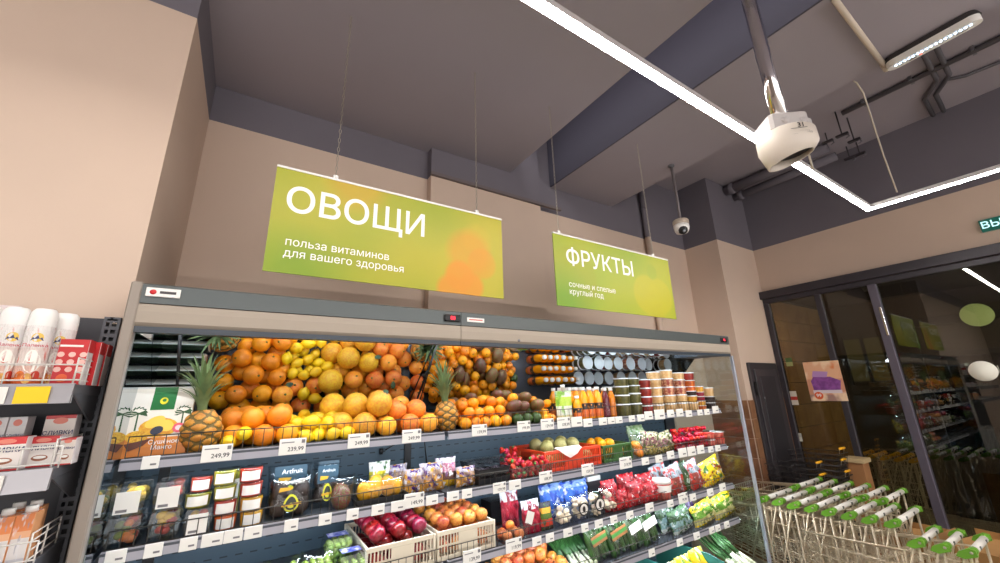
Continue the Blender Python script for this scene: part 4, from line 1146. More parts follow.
LIDW = mat('tub_lid_white', (222, 228, 232), 0.25, spec=0.6)
def contents(name, a, b_): return mat(name, a, 0.3, rgb2=b_, nscale=45, coat=0.3)
OL = contents('pickled_cucumber', (104, 98, 50), (74, 74, 36)); CRM = contents('cabbage_salad', (224, 190, 140), (206, 160, 100)); RD = contents('red_adjika', (160, 46, 34), (126, 30, 26))
PKM = contents('pink_salad', (222, 170, 130), (150, 60, 50)); YE = contents('corn_salad', (220, 172, 60), (200, 130, 40)); OG = contents('carrot_salad', (220, 116, 34), (190, 80, 24)); BK = contents('dark_seaweed', (60, 40, 34), (40, 26, 24)); BT = contents('beet_salad', (150, 26, 50), (120, 16, 40))
tubcols = [  # px0, px1, [(height, content)...] from the bottom up
    (617, 628.5, [(0.085, OL), (0.06, OL), (0.06, OL), (0.055, OL)]),
    (628, 640, [(0.085, OL), (0.07, OL), (0.055, OL), (0.05, OL)]),
    (640.5, 650, [(0.065, RD), (0.062, RD), (0.062, RD), (0.062, RD)]),
    (650, 662, [(0.065, CRM), (0.062, CRM), (0.062, CRM), (0.062, CRM), (0.055, CRM)]),
    (662, 675, [(0.068, CRM), (0.062, CRM), (0.062, PKM), (0.064, PKM), (0.064, CRM)]),
    (675, 685.5, [(0.068, CRM), (0.062, CRM), (0.06, PKM), (0.055, PKM), (0.055, CRM)]),
    (685.5, 695, [(0.065, CRM), (0.052, YE), (0.036, BK), (0.036, OG), (0.05, OG), (0.062, RD)]),
    (695, 702, [(0.036, OG), (0.036, YE), (0.036, BT), (0.036, BT), (0.045, YE)]),
    (702.5, 713, [(0.055, BK), (0.05, BK), (0.072, CRM)])]
for row in range(3):
    for k, (p0, p1, st_) in enumerate(tubcols):
        Y = 1.99+row*0.112
        x0 = xp(p0, 1.99, z1+.1); x1 = xp(p1, 1.99, z1+.1); r = min((x1-x0)/2*1.0, 0.055)
        if row and k in (7,): continue
        z = z1
        for l_, (h_, m) in enumerate(st_ if row == 0 else st_[:3 if row == 1 else 1]):
            rowt = '' if row == 0 else f' of the {ORD[row]} row'
            tub((x0+x1)/2, Y, z, r, h_, m, LIDW, f'lidded salad tub, {ORD[row]} row, {ORD[k]} stack from the bottles, {ORD[l_]} from the bottom', group='salad tubs on the top shelf')
            z += h_
# ------------------------------------------------------------------ second shelf
z2 = ST_Z[1]
def xs(s, px, Y=1.985, dz=0.04): return xp(px, Y, ST_Z[s]+dz)
FY_ = mat('fruit_yellow', (232, 178, 30), 0.4); FR_ = mat('fruit_red', (190, 50, 34), 0.4); FG_ = mat('fruit_green', (120, 132, 44), 0.4); FO_ = mat('fruit_orange', (224, 116, 40), 0.4); FP_ = mat('fruit_purple', (96, 36, 60), 0.4)
specs = [  # px0, px1, two levels of contents
    (106, 142, [(FR_, FG_, FO_), (FY_, FG_, FY_)], 1), (149, 181, [(FY_, FR_), (FY_, FP_, FR_)], 1)]
for k, (p0, p1, lv, lb) in enumerate(specs):
    x0, x1 = xs(1, p0), xs(1, p1); w_ = (x1-x0)
    for l_, cols_ in enumerate(lv):
        clamshell((x0+x1)/2, 1.99, z2+l_*0.096, w_, 0.10, 0.094, list(cols_), f'clear cut-fruit box on the second shelf, {ORD[k]} column from the left, '+('lower' if l_ == 0 else 'upper'), 10+k*3+l_, PAPER if (lb and (l_ or k == 2)) else None, group='cut-fruit boxes on the second shelf')
        clamshell((x0+x1)/2, 2.11, z2+l_*0.096, w_, 0.10, 0.094, list(cols_), f'clear cut-fruit box behind the {ORD[k]} column of the second shelf, '+('lower' if l_ == 0 else 'upper'), 40+k*3+l_, None, group='cut-fruit boxes on the second shelf')
x0, x1 = xs(1, 184), xs(1, 212)
clamshell((x0+x1)/2, 1.985, z2, x1-x0, 0.10, 0.088, [FR_, FO_, FY_], 'clear fruit box with white label left of the small cups', 71, PAPER, group='cut-fruit boxes on the second shelf')
CUPS = [contents('cup_red', (196, 60, 30), (150, 30, 24)), contents('cup_yellow', (220, 170, 40), (190, 130, 26)), contents('cup_green', (170, 160, 40), (120, 124, 30)), contents('cup_orange', (226, 110, 34), (196, 76, 24))]
def cup(px0, px1, Y, z, h_, m, lab, label=True):
    a, b_ = xp(px0, Y, z+h_/2), xp(px1, Y, z+h_/2); r = (b_-a)/2
    t = tub((a+b_)/2, Y, z, r, h_, m, CLEARP, lab, 'cup', 'small cut-fruit cups on the second shelf', 'fruit_cup')
    if label:
        vs = []; n_ = 8
        for zz in (h_*0.12, h_*0.78):
            for i in range(n_+1):
                a_ = -PI/2+(i/n_-0.5)*1.7; vs.append((r*0.985*math.cos(a_), r*0.985*math.sin(a_), zz))
        MB().add(vs, [(i, i+1, n_+2+i, n_+1+i) for i in range(n_)], 0, True).ob('label', PAPER, t)
    return t
cup(184, 212, 1.99, z2+0.090, 0.050, CUPS[2], 'green fruit cup on top of the labelled fruit box', True)
cup(190, 213, 1.995, z2+0.141, 0.052, CUPS[0], 'topmost cup of the stack on the labelled fruit box')
for c_, (p0, p1, ms) in enumerate(((213, 237, (3, 0, 2, 2)), (239, 263, (1, 1, 0, 0)))):
    for l_, mi in enumerate(ms[:4]):
        cup(p0, p1, 1.985, z2+l_*0.052, 0.0515, CUPS[mi], f'small fruit cup with white label, {"left" if c_ == 0 else "right"} stack beside the avocados, {ORD[l_]} from the bottom')
cup(219, 241, 2.10, z2, 0.20, CUPS[2], 'tall yellow-green fruit cup behind the small cup stacks')
# avocado packs
AVO = mat('avocado_skin', (58, 44, 36), 0.5, bump=0.4, bscale=120, rnd=0.4)
def avocado_pack(px0, px1, Y, z, h_, lab, blue=False, lean=R(-10)):
    x0, x1 = xp(px0, Y, z+h_/2), xp(px1, Y, z+h_/2); w_ = x1-x0
    t = empty('avocado_pack', ((x0+x1)/2, Y, z), lab, 'fruit pack', 'avocado packs on the second shelf', rot=(lean, 0, 0))
    put('film', bag_mesh(w_, h_, 0.065, CLEARP, int(px0), crumple=0.003, name='film'), t)
    for k, (u, v) in enumerate(((-0.24, 0.28), (0.24, 0.28), (-0.22, 0.62), (0.24, 0.62))):
        put('avocado', FRUIT['avo'], t, (u*w_, 0.004, v*h_), (0, random.uniform(-.3, .3), 0), min(w_*0.21, 0.034))
    def card(n, pts, m, y): MB().prism([(x*w_, zz*h_) for x, zz in pts], y, y+0.001).ob(n, m, t)
    if blue: card('print_card', [(-0.36, 0.55), (0.36, 0.55), (0.36, 0.95), (-0.36, 0.95)], mat('pack_navy', (30, 66, 84), 0.35), -0.046)
    E_ = lambda cx, cz, rx, rz: [(cx+rx*math.cos(a*PI/10)*(1-0.25*math.sin(a*PI/10)), cz+rz*math.sin(a*PI/10)) for a in range(20)]
    YG = mat('print_avocado_green', (206, 206, 40), 0.4)
    card('print_avocado', E_(0, 0.34, 0.16, 0.20), YG, -0.047); card('print_avocado', E_(0, 0.33, 0.12, 0.155), mat('pack_dark', (38, 44, 34), 0.4), -0.048)
    card('print_avocado', E_(0, 0.28, 0.07, 0.06), YG, -0.049)
    card('print_band', [(-0.2, 0.27), (0.22, 0.29), (0.22, 0.34), (-0.2, 0.32)], mat('print_gold', (214, 160, 30), 0.4), -0.050)
    card('print_leaf', [(-0.28, 0.62), (-0.02, 0.64), (0.02, 0.70), (-0.26, 0.72)], mat('print_gold', (214, 160, 30), 0.4), -0.048)
    text('Artfruit', w_*0.15, PAPER, t, (0.03*w_, -0.047, h_*0.83), bold=0.0, name='print_lettering')
FRUIT['avo'] = MB().lathe([(0, -1.15), (0.6, -1.0), (0.98, -0.45), (0.95, 0.1), (0.7, 0.7), (0.45, 1.1), (0.2, 1.3), (0, 1.32)], 12, cap=False).mesh('avocado', AVO)
avocado_pack(267, 313, 1.985, z2, 0.155, 'front avocado pack with yellow avocado print, left of the two columns')
avocado_pack(266, 311, 2.09, z2, 0.185, 'avocado pack standing behind the front left avocado pack', True)
avocado_pack(312, 340, 2.05, z2, 0.175, 'navy avocado pack behind the clear bag with a green mango', True)
avocado_pack(313, 341, 2.15, z2, 0.180, 'rearmost avocado pack of the right column', True)
def filled_bag(name, px0, px1, s, Y, h_, t_, film, items, label, cat, group=None, seed=1, lean=0, prints=None, ry=0):
    z = ST_Z[s]; x0, x1 = xp(px0, Y, z+h_*0.5), xp(px1, Y, z+h_*0.5); w_ = x1-x0
    t = empty(name, ((x0+x1)/2, Y, z+0.002), label, cat, group, rot=(lean, ry, 0))
    put('film', bag_mesh(w_, h_, t_, film, seed, crumple=0.005, name='film'), t)
    for (kd, u, v, y, r) in items:
        put(kd, FRUIT[kd], t, (u*w_, y, v*h_), (random.uniform(-.5, .5), random.uniform(-.5, .5), random.uniform(0, 6)), r)
    for (n, x0_, x1_, v0, v1, m) in prints or []:
        MB().box(x0_*w_, x1_*w_, -t_/2-0.006, -t_/2-0.005, v0*h_, v1*h_).ob(n, m, t)
    return t
filled_bag('mango_bag', 328, 354, 1, 1.985, 0.13, 0.075, FILM, [('mango', 0, 0.34, 0, 0.042), ('green_melon', 0.05, 0.2, 0.01, 0.02)], 'clear bag with one large green and red mango', 'fruit bag', seed=4)
# yellow-orange mango tray
x0, x1 = xs(1, 353), xs(1, 405)
t = empty('yellow_mango_tray', ((x0+x1)/2, 1.99, z2), 'tray of yellow-orange mangoes under clear film on the second shelf', 'fruit tray')
put('tray', tray_mb(MB(), x1-x0, 0.12, 0.03).mesh('tray', BLACK), t)
fmesh('yellow_mango', [(0, -1.3), (0.5, -1.15), (0.88, -0.7), (1, -0.1), (0.92, 0.5), (0.66, 1.0), (0.3, 1.26), (0, 1.3)], mat('yellow_mango_skin', (240, 160, 20), 0.35, rgb2=(232, 186, 40), nscale=5, rnd=0.4), 12, 1, 0.85)
for k, (u, v, r) in enumerate(((-0.33, 0.05, 0.033), (-0.08, 0.062, 0.038), (0.17, 0.06, 0.036), (0.38, 0.05, 0.03), (-0.2, 0.05, 0.03))):
    put('yellow_mango', FRUIT['yellow_mango'], t, (u*(x1-x0)*0.9, 0.012*(k % 2), v), (random.uniform(-.2, .2), random.uniform(-.3, .3), 0), r)
put('film', bag_mesh((x1-x0)*1.02, 0.115, 0.12, FILM, 9, crumple=0.002, name='film'), t)
# bags of mini vegetables behind and right of the mangoes
PRG = bands('veg_bag_print', [(0, (190, 134, 56)), (0.42, (170, 140, 120)), (0.72, (176, 168, 178))], [((84, 50, 120), 7, 0.55), ((206, 150, 60), 8, 0.57), ((216, 212, 216), 9, 0.62)], rough=0.25)
PRL = bands('lemon_bag_print', [(0, (200, 196, 70)), (0.3, (226, 214, 60)), (0.7, (220, 222, 214))], [((70, 110, 60), 6, 0.6), ((240, 240, 236), 6, 0.58)], rough=0.25)
PRP = bands('fruit_bag_pink', [(0, (226, 180, 40)), (0.25, (120, 80, 70)), (0.5, (206, 130, 150)), (0.8, (220, 210, 214))], [((240, 236, 236), 7, 0.58), ((110, 60, 120), 6, 0.64)], rough=0.25)
def bag(name, px0, px1, s, Y, h_, t_, m, label, cat='bag', group=None, seed=1, lean=R(-8), ry=0, base=0.0, cr=0.010):
    z = ST_Z[s]+base; x0, x1 = xp(px0, Y, z+h_*0.5), xp(px1, Y, z+h_*0.5)
    o = put(name, bag_mesh(x1-x0, h_, t_, m, seed, crumple=cr, name=name), None, ((x0+x1)/2, Y, z), (lean, ry, 0))
    return tag(o, label, cat, group)
bag('lemon_bag', 369, 391, 1, 2.12, 0.15, 0.06, PRL, 'green and yellow lemon bag behind the yellow mango tray', seed=5)
bag('vegetable_bag', 386, 408, 1, 2.13, 0.125, 0.06, PRG, 'silver and purple vegetable bag behind the yellow mangoes, left', group='small vegetable bags', seed=6)
bag('vegetable_bag', 404, 425, 1, 2.00, 0.115, 0.07, PRG, 'silver and purple bag of golden potatoes right of the yellow mangoes', group='small vegetable bags', seed=7)
bag('vegetable_bag', 420, 444, 1, 2.02, 0.13, 0.07, PRG, 'silver and purple bag with dark bottom in the bag row', group='small vegetable bags', seed=8)
bag('vegetable_bag', 436, 457, 1, 2.06, 0.14, 0.07, PRP, 'pink and white fruit bag in the bag row', group='small vegetable bags', seed=9)
bag('vegetable_bag', 456, 476, 1, 2.00, 0.095, 0.08, PRG, 'low silver bag of golden potatoes next to the berry boxes', group='small vegetable bags', seed=10)
# black berry boxes
BLU = mat('blackberry', (34, 26, 40), 0.4, rgb2=(60, 30, 44), nscale=40)
k = 0
for r_, Y in enumerate((2.0, 2.12, 2.24)):
    for c_, (p0, p1) in enumerate(((474, 490), (489, 505), (505, 520))):
        if r_ == 0 and c_ == 2: continue
        for lv in range(2):
            x0, x1 = xs(1, p0-r_*3, 2.0), xs(1, p1-r_*3, 2.0)
            x0 += r_*0.05; x1 += r_*0.05
            t = empty('berry_box', ((x0+x1)/2, Y, z2+lv*0.045), f'black berry box with clear lid, {ORD[r_]} row, {ORD[c_]} from the left, {"lower" if lv == 0 else "upper"}', 'berry box', 'black berry boxes on the second shelf')
            kk = ('bb', round(x1-x0, 3))
            if kk not in CH:
                CH[kk] = (tray_mb(MB(), x1-x0, 0.11, 0.032).mesh('tray', mat('black_tray', (30, 30, 34), 0.3)), lid_mb(MB(), x1-x0, 0.11, 0.010, 0.033).mesh('lid', CLEARP), lumps((x1-x0)*.86, 0.09, 0.03, 0.004, 16, 0.010, [BLU], 3, 'berries'))
            put('tray', CH[kk][0], t); put('lid', CH[kk][1], t); o = put('berries', CH[kk][2], t); o['kind'] = 'stuff'
# strawberries in clear punnets
calyx = MB().lathe([(0.0, 0.9), (0.55, 0.78), (0.75, 0.85), (0.3, 1.0), (0, 1.0)], 6).mesh('calyx', mat('calyx_green', (70, 120, 46), 0.6))
def punnet(px0, px1, Y, s, h_, label, n, r, kind='strawberry', heap=0.05, d=0.12, group=None, tray=CLEARP, cat='punnet', leafy=True):
    z = ST_Z[s]; x0, x1 = xp(px0, Y, z+.04), xp(px1, Y, z+.04); w_ = x1-x0
    t = empty(kind+'_punnet', ((x0+x1)/2, Y, z), label, cat, group)
    put('tray', tray_mb(MB(), w_, d, h_).mesh('tray', tray), t)
    nx = max(2, int(w_*0.9/(2*r))); ny = max(2, int(d*0.88/(2*r))); zz = r*0.9+0.003; lay = 0
    while zz < h_+heap:
        for i in range(nx-(lay % 2)):
            for j in range(ny-(lay % 2)):
                if zz > h_ and random.random() < 0.25: continue
                x = (i+0.5+(lay % 2)*0.5)*(w_*0.9/nx)-w_*0.45; y = (j+0.5+(lay % 2)*0.5)*(d*0.88/ny)-d*0.44
                o = put(kind, FRUIT[kind], t, (x+random.uniform(-.002, .002), y, zz), (random.uniform(-1.2, 1.2), random.uniform(-1.2, 1.2), random.uniform(0, 6)), r*random.uniform(.9, 1.08))
                if kind == 'strawberry' and leafy: put('calyx', calyx, o)
        zz += r*1.5; lay += 1
    return t
punnet(506, 524, 1.99, 1, 0.06, 'clear punnet of strawberries beside the black berry boxes', 20, 0.016, group='strawberry punnets')
punnet(523, 547, 1.99, 1, 0.06, 'clear punnet heaped with strawberries in front of the red crate', 20, 0.016, group='strawberry punnets')
punnet(500, 522, 2.13, 1, 0.085, 'taller strawberry punnet behind the front two', 20, 0.018, group='strawberry punnets')
# plastic crates
def crate(px0, px1, Y0, Y1, s, h_, m, label, group=None, slots=9, dz=0.0):
    z = ST_Z[s]+dz; x0, x1 = xp(px0, Y0, z+h_/2), xp(px1, Y0, z+h_/2); w_ = x1-x0; d = Y1-Y0
    t = empty('plastic_crate', (x0, Y0, z), label, 'crate', group)
    T = 0.006
    MB().box(T, w_-T, T, d-T, 0, 0.008).ob('base', m, t)
    def side(n, L):
        mb = MB()
        mb.cbox(0, L, 0, T, 0, h_*0.16, 0.001).cbox(0, L, -0.002, T+0.002, h_*0.84, h_, 0.0015)
        mb.box(0, L, 0.001, T-0.001, h_*0.46, h_*0.52)
        nn = max(4, int(L/0.016))
        for i in range(nn+1):
            x = i*(L-0.005)/nn
            if abs(i-nn/2) < nn*0.16:
                mb.box(x-0.004, x+(L-0.005)/nn+0.004, 0.0005, T-0.0005, h_*0.15, h_*0.85)
            else: mb.box(x, x+0.0055, 0.0005, T-0.0005, h_*0.15, h_*0.85)
        return mb.mesh('side', m)
    a_ = side('side', w_); c_ = side('side', d-2*T)
    put('side', a_, t, (0, 0, 0)); put('side', a_, t, (0, d-T, 0))
    put('side', c_, t, (T, T, 0), (0, 0, PI/2)); put('side', c_, t, (w_, T, 0), (0, 0, PI/2))
    for (cx, cy) in ((0, 0), (w_, 0), (0, d), (w_, d)): MB().cbox(cx-0.006, cx+0.006, cy-0.006, cy+0.006, 0, h_, 0.002).ob('corner_post', m, t)
    return t, x0, w_, z
def fill(kind, x0, w_, Y0, Y1, z, r, top, label, group, cat, name=None, stem=False, drop=0.3):
    cnt = {}
    ny = max(1, int((Y1-Y0-0.02)/(2.05*r))); nx = max(1, int((w_-0.02)/(2.05*r)))
    lay = 0; zz = z+0.01+r
    while zz < top+r*0.5:
        for j in range(ny-(lay % 2)):
            for i in range(nx-(lay % 2)):
                last = zz+r*1.5 >= top+r*0.5
                if last and random.random() < drop*0.3: continue
                x = x0+0.01+(i+0.5+0.5*(lay % 2))*(w_-0.02)/nx; y = Y0+0.01+(j+0.5+0.5*(lay % 2))*(Y1-Y0-0.02)/ny
                o = fruit(kind, x, y, zz, r*random.uniform(.95, 1.03), (random.uniform(-.7, .7), random.uniform(-.7, .7), random.uniform(0, 6)), f'{label}, {ORD[j]} row, {ORD[lay]} layer, {ORD[i]} from the left', cat, group, name=name)
                if stem: put('stem', stem_me, o)
        zz += r*1.5; lay += 1
RC = mat('red_crate_plastic', (214, 62, 26), 0.4); GC = mat('green_crate_plastic', (56, 92, 40), 0.4); WC = mat('white_crate_plastic', (226, 216, 194), 0.45)
t, cx, cw, cz = crate(545, 600, 1.985, 2.35, 1, 0.115, RC, 'orange-red slatted plastic crate of melons on the second shelf')
fill('melon', cx, cw, 1.985, 2.35, cz, 0.044, cz+0.115, 'beige melon in the orange-red crate', 'melons in the red crate', 'melon')
pb = empty('white_liner', (cx+cw*0.42, 1.982, cz+0.115), 'white paper corner hanging over the rim of the red crate', 'liner')
MB().add([(-0.10, 0.03, 0.012), (0.11, 0.03, 0.012), (0.10, -0.006, 0.003), (-0.09, -0.006, 0.003), (0.06, -0.008, -0.03), (-0.04, -0.008, -0.03), (0.0, -0.008, -0.05)], [(3, 2, 1, 0), (5, 4, 2, 3), (6, 4, 5)]).ob('fold', mat('liner_white', (232, 216, 208), 0.7), pb)
t, cx, cw, cz = crate(604, 631, 1.985, 2.30, 1, 0.105, GC, 'dark green slatted plastic crate of mandarins on the second shelf')
fill('mandarin', cx, cw, 1.985, 2.30, cz, 0.036, cz+0.11, 'mandarin in the green crate', 'mandarins in the green crate', 'mandarin')
filled_bag('persimmon_bag', 631, 645, 1, 1.99, 0.15, 0.07, FILM, [('persimmon', 0, 0.18, 0, 0.035), ('persimmon', -0.1, 0.52, 0.01, 0.034), ('persimmon', 0.15, 0.35, 0.02, 0.03)], 'clear bag of orange persimmons right of the green crate', 'fruit bag', seed=14)
SAL = bands('salad_bag_print', [(0, (186, 166, 90)), (0.35, (140, 100, 104)), (0.7, (160, 156, 120))], [((216, 200, 160), 16, 0.58), ((80, 92, 46), 14, 0.55), ((110, 36, 60), 15, 0.6)], rough=0.25)
bag('salad_bag', 642, 660, 1, 1.99, 0.16, 0.08, SAL, 'crumpled mixed sprout salad bag beside the persimmons', group='salad bags', seed=15, ry=0.12)
bag('salad_bag', 656, 674, 1, 2.0, 0.14, 0.08, SAL, 'crumpled mixed sprout salad bag beside the tomatoes', group='salad bags', seed=16, ry=-0.15)
bag('salad_bag', 630, 646, 1, 2.15, 0.19, 0.07, bands('sprout_bag', [(0, (140, 156, 116))], [((186, 196, 180), 9, 0.58), ((90, 124, 70), 10, 0.56)]), 'pale green sprout bag behind the persimmon bag', seed=17)
TB = [TOMATO]
for r_, Y in enumerate((1.99, 2.11)):
    for c_, (p0, p1) in enumerate(((671, 683), (683, 694), (694, 705))):
        punnet(p0, p1, Y, 1, 0.075 if r_ == 0 else 0.10, f'clear box of cherry tomatoes, {"front" if r_ == 0 else "rear"} row, {ORD[c_]} from the left', 12, 0.017, 'tomato', 0.045, 0.10, 'cherry tomato boxes')
LIDR = mat('tub_lid_red', (196, 44, 36), 0.3)
for c_, (p0, p1) in enumerate(((703, 713), (713, 722))):
    for l_ in range(2):
        a, b_ = xs(1, p0), xs(1, p1)
        tub((a+b_)/2, 1.985, z2+l_*0.05, min((b_-a)/2*.98, .055), 0.05, contents('tomato_tub', (176, 40, 36), (210, 120, 100)), LIDR if (l_+c_) % 2 else LIDW, f'small red tub at the right end of the second shelf, {"left" if c_ == 0 else "right"} stack, {"lower" if l_ == 0 else "upper"}', 'tub', 'red tubs at the shelf end')

# ------------------------------------------------------------------ third shelf
z3 = ST_Z[2]
# radish bundle
rb = empty('radish_bundle', (xs(2, 192), 2.05, z3), 'bundle of purple radishes with pale stalks low at the left', 'radishes')
for k in range(9):
    a = k*0.7
    b_ = put('radish', MB().lathe([(0, -1), (0.1, -0.9), (0.7, -0.5), (1, 0.1), (0.7, 0.7), (0.2, 0.9), (0, .95)], 9).mesh('radish', mat('radish_purple', (130, 40, 70), 0.35)) if k == 0 else rme, rb, (0.045*math.cos(a)*(k % 3), 0.03*math.sin(a), 0.03+0.025*(k % 3)), (a, 0.6, a), 0.02)
    rme = b_.data
MB().tube([(0, 0, 0.08), (0.02, 0.01, 0.13)], 0.006, 5).tube([(-0.02, 0, 0.07), (-0.05, 0.01, 0.12)], 0.005, 5).tube([(0.04, 0, 0.07), (0.08, 0.02, 0.11)], 0.005, 5).ob('stalks', mat('radish_stalk', (190, 190, 110), 0.5), rb)
# grape bags and punnets
def grape_box(px0, px1, Y, h_, label, box=True, seed=1):
    z = z3; x0, x1 = xp(px0, Y, z+h_/2), xp(px1, Y, z+h_/2); w_ = x1-x0
    t = empty('grape_punnet' if box else 'grape_bag', ((x0+x1)/2, Y, z), label, 'punnet' if box else 'grape bag', 'packed green grapes')
    rn = random.Random(seed); r = 0.0125
    nx = int(w_*0.86/(2*r)); ny = int(0.10/(2*r)); zz = r+0.004; l = 0
    while zz < h_*0.8:
        for i in range(nx):
            for j in (range(ny) if zz > h_*0.5 else (0,)):
                put('grape', FRUIT['grape'], t, ((i+0.5+(l % 2)*.3)*(w_*0.86/nx)-w_*0.43, -0.05+(j+0.5)*0.1/ny, zz+rn.uniform(-.003, .003)), (rn.uniform(-1, 1), rn.uniform(-1, 1), 0), r)
        zz += r*1.6; l += 1
    if box:
        put('tray', tray_mb(MB(), w_, 0.125, h_*0.6, 0.92).mesh('tray', CLEARP), t); put('lid', lid_mb(MB(), w_, 0.125, h_*0.38, h_*0.61).mesh('lid', CLEARP), t)
        MB().box(-w_*0.36, w_*0.36, -0.02, 0.04, h_*0.99, h_*0.995).ob('label', bands('grape_label', [(0, (60, 70, 160))], [((220, 220, 236), 5, 0.55)]), t)
    else:
        put('film', bag_mesh(w_*1.08, h_*1.1, 0.13, FILM, seed, crumple=0.008, name='film'), t)
grape_box(262, 300, 2.0, 0.13, 'open film bag of green grapes, leftmost of the grapes', False, 3)
grape_box(300, 333, 1.985, 0.14, 'crinkled film bag of green grapes left of the grape punnets', False, 5)
grape_box(336, 364, 1.985, 0.12, 'clear punnet of green grapes beside the white apple crate', True, 6)
grape_box(322, 350, 2.13, 0.15, 'clear grape punnet with blue label behind the grape bag', True, 7)
# white crates
t, cx, cw, cz = crate(366, 434, 1.94, 2.36, 2, 0.125, WC, 'white slatted crate of red apples, left of the two white crates', 'white slatted crates')
fill('red_apple', cx, cw, 1.94, 2.36, cz, 0.037, cz+0.165, 'dark red apple in the left white crate', 'red apples in the white crate', 'apple', stem=True)
t, cx, cw, cz = crate(438, 494, 1.945, 2.36, 2, 0.125, WC, 'white slatted crate of golden apples, right of the two white crates', 'white slatted crates')
fill('golden_apple', cx, cw, 1.945, 2.36, cz, 0.034, cz+0.135, 'golden apple in the right white crate', 'golden apples in the white crate', 'apple', stem=True)
# apricots
punnet(497, 523, 1.985, 2, 0.075, 'clear punnet of orange apricots right of the white crates', 12, 0.027, 'apricot', 0.02, 0.12)
x0, x1 = xs(2, 476), xs(2, 500)
t = empty('black_fruit_box', (xs(2, 499, 2.25), 2.27, z3), 'black fruit box behind the apricots', 'box'); put('tray', tray_mb(MB(), 0.16, 0.12, 0.13).mesh('tray', BLACK), t); put('lid', lid_mb(MB(), 0.16, 0.12, 0.012, 0.131).mesh('lid', CLEARP), t)
RP = bands('berry_bag_print', [(0, (176, 24, 50)), (0.72, (206, 210, 216))], [((130, 16, 40), 7, 0.55), ((226, 226, 232), 4, 0.68)], rough=0.2)
VP = bands('veg_tray_print', [(0, (60, 44, 36)), (0.15, (210, 60, 40)), (0.4, (90, 120, 40)), (0.6, (230, 170, 50)), (0.8, (50, 50, 60))], [((60, 80, 40), 6, 0.6)], rough=0.25)
bag('frozen_berry_bag', 502, 520, 2, 2.10, 0.20, 0.05, RP, 'red and silver berry bag behind the apricots', group='red berry bags', seed=21)
bag('frozen_berry_bag', 523, 541, 2, 1.985, 0.165, 0.05, RP, 'red berry bag with a white paper tag right of the apricots', group='red berry bags', seed=22)
q = xs(2, 529, 1.95, 0.1)
tag(MB().box(-0.024, 0.024, -0.001, 0.0, -0.03, 0.03).ob('paper_tag', PAPER, None, (q, 1.943, z3+0.095), (0, R(22), 0)), 'tilted white paper tag on the red berry bag', 'tag')
bag('vegetable_tray', 541, 553, 2, 1.98, 0.14, 0.04, VP, 'narrow dark tray of mixed peppers beside the blue mushroom bags', 'vegetable tray', seed=23, cr=0.001)
BLU_ = bands('blue_bag_print', [(0, (150, 160, 180)), (0.3, (50, 100, 190)), (0.8, (120, 150, 200))], [((30, 66, 160), 7, 0.54), ((206, 216, 228), 8, 0.6)], rough=0.2)
bag('blue_film_bag', 541, 566, 2, 2.12, 0.19, 0.08, BLU_, 'blue and white film bag, left of the two at the back', group='blue film bags', seed=24)
bag('blue_film_bag', 562, 590, 2, 2.10, 0.19, 0.08, BLU_, 'blue and white film bag, right of the two at the back', group='blue film bags', seed=25)
OV = mat('print_black', (34, 30, 30), 0.4); WHP = mat('print_white', (232, 228, 220), 0.4)
def mushroom_pack(px0, px1, Y, h_, label, oval=True, seed=3):
    its = [('mushroom', random.uniform(-.32, .32), random.uniform(0.15, 0.8), random.uniform(-.02, .01), 0.021) for _ in range(14)]
    t = filled_bag('mushroom_pack', px0, px1, 2, Y, h_, 0.075, FILM, its, label, 'mushroom pack', 'mushroom packs', seed)
    if oval:
        w_ = xp(px1, Y, z3+h_/2)-xp(px0, Y, z3+h_/2)
        for n_, rx, rz, m, y in (('print_oval', 0.28, 0.26, OV, -0.046), ('print_oval', 0.22, 0.20, WHP, -0.047), ('print_mark', 0.08, 0.12, OV, -0.048)):
            MB().prism([(rx*w_*math.cos(a*PI/9), h_*0.5+rz*h_*math.sin(a*PI/9)) for a in range(18)], y, y+0.0008).ob(n_, m, t)
mushroom_pack(554, 571, 1.985, 0.12, 'film pack of pale mushrooms, leftmost of the mushroom packs', False, 31)
mushroom_pack(570, 587, 1.985, 0.14, 'mushroom pack with black oval print beside the blue bags', True, 32)
mushroom_pack(586, 603, 1.985, 0.15, 'mushroom pack with black oval print in the middle of the third shelf', True, 33)
mushroom_pack(600, 615, 1.985, 0.15, 'film pack of mushrooms next to the red pepper bags', False, 34)
t = empty('striped_box', (xs(2, 594, 2.14), 2.14, z3), 'dark printed box standing behind the mushroom packs', 'box')
MB().cbox(-0.06, 0.06, -0.02, 0.02, 0, 0.19, 0.002).ob('carton', bands('carton_dark', [(0, (60, 90, 60)), (0.5, (40, 40, 44)), (0.85, (210, 210, 206))]), t)
RBG = bands('red_pepper_bag', [(0, (196, 30, 36)), (0.5, (176, 22, 34))], [((214, 90, 90), 9, 0.6), ((126, 12, 22), 8, 0.53), ((226, 200, 200), 13, 0.66)], rough=0.18)
for k, (p0, p1, Y, h_, lab) in enumerate(((604, 618, 2.0, 0.18, 'tall red film bag of peppers, leftmost of the red bags'), (612, 628, 1.985, 0.115, 'low red film bag in front of the tall red bags'), (620, 637, 2.03, 0.19, 'second tall red film bag of peppers'), (628, 645, 1.985, 0.15, 'bulging red film bag in the middle of the red bags'), (638, 654, 2.03, 0.17, 'third tall red film bag of peppers'), (643, 657, 1.985, 0.12, 'low red film bag next to the white-lidded jar'))):
    bag('red_pepper_bag', p0, p1, 2, Y, h_, 0.09, RBG, lab, 'bag', 'red film bags on the third shelf', 40+k)
tj = empty('tomato_jar', (xs(2, 662), 1.985, z3), 'white-lidded cup of red sauce right of the red bags', 'cup')
r = (xs(2, 668)-xs(2, 656))/2
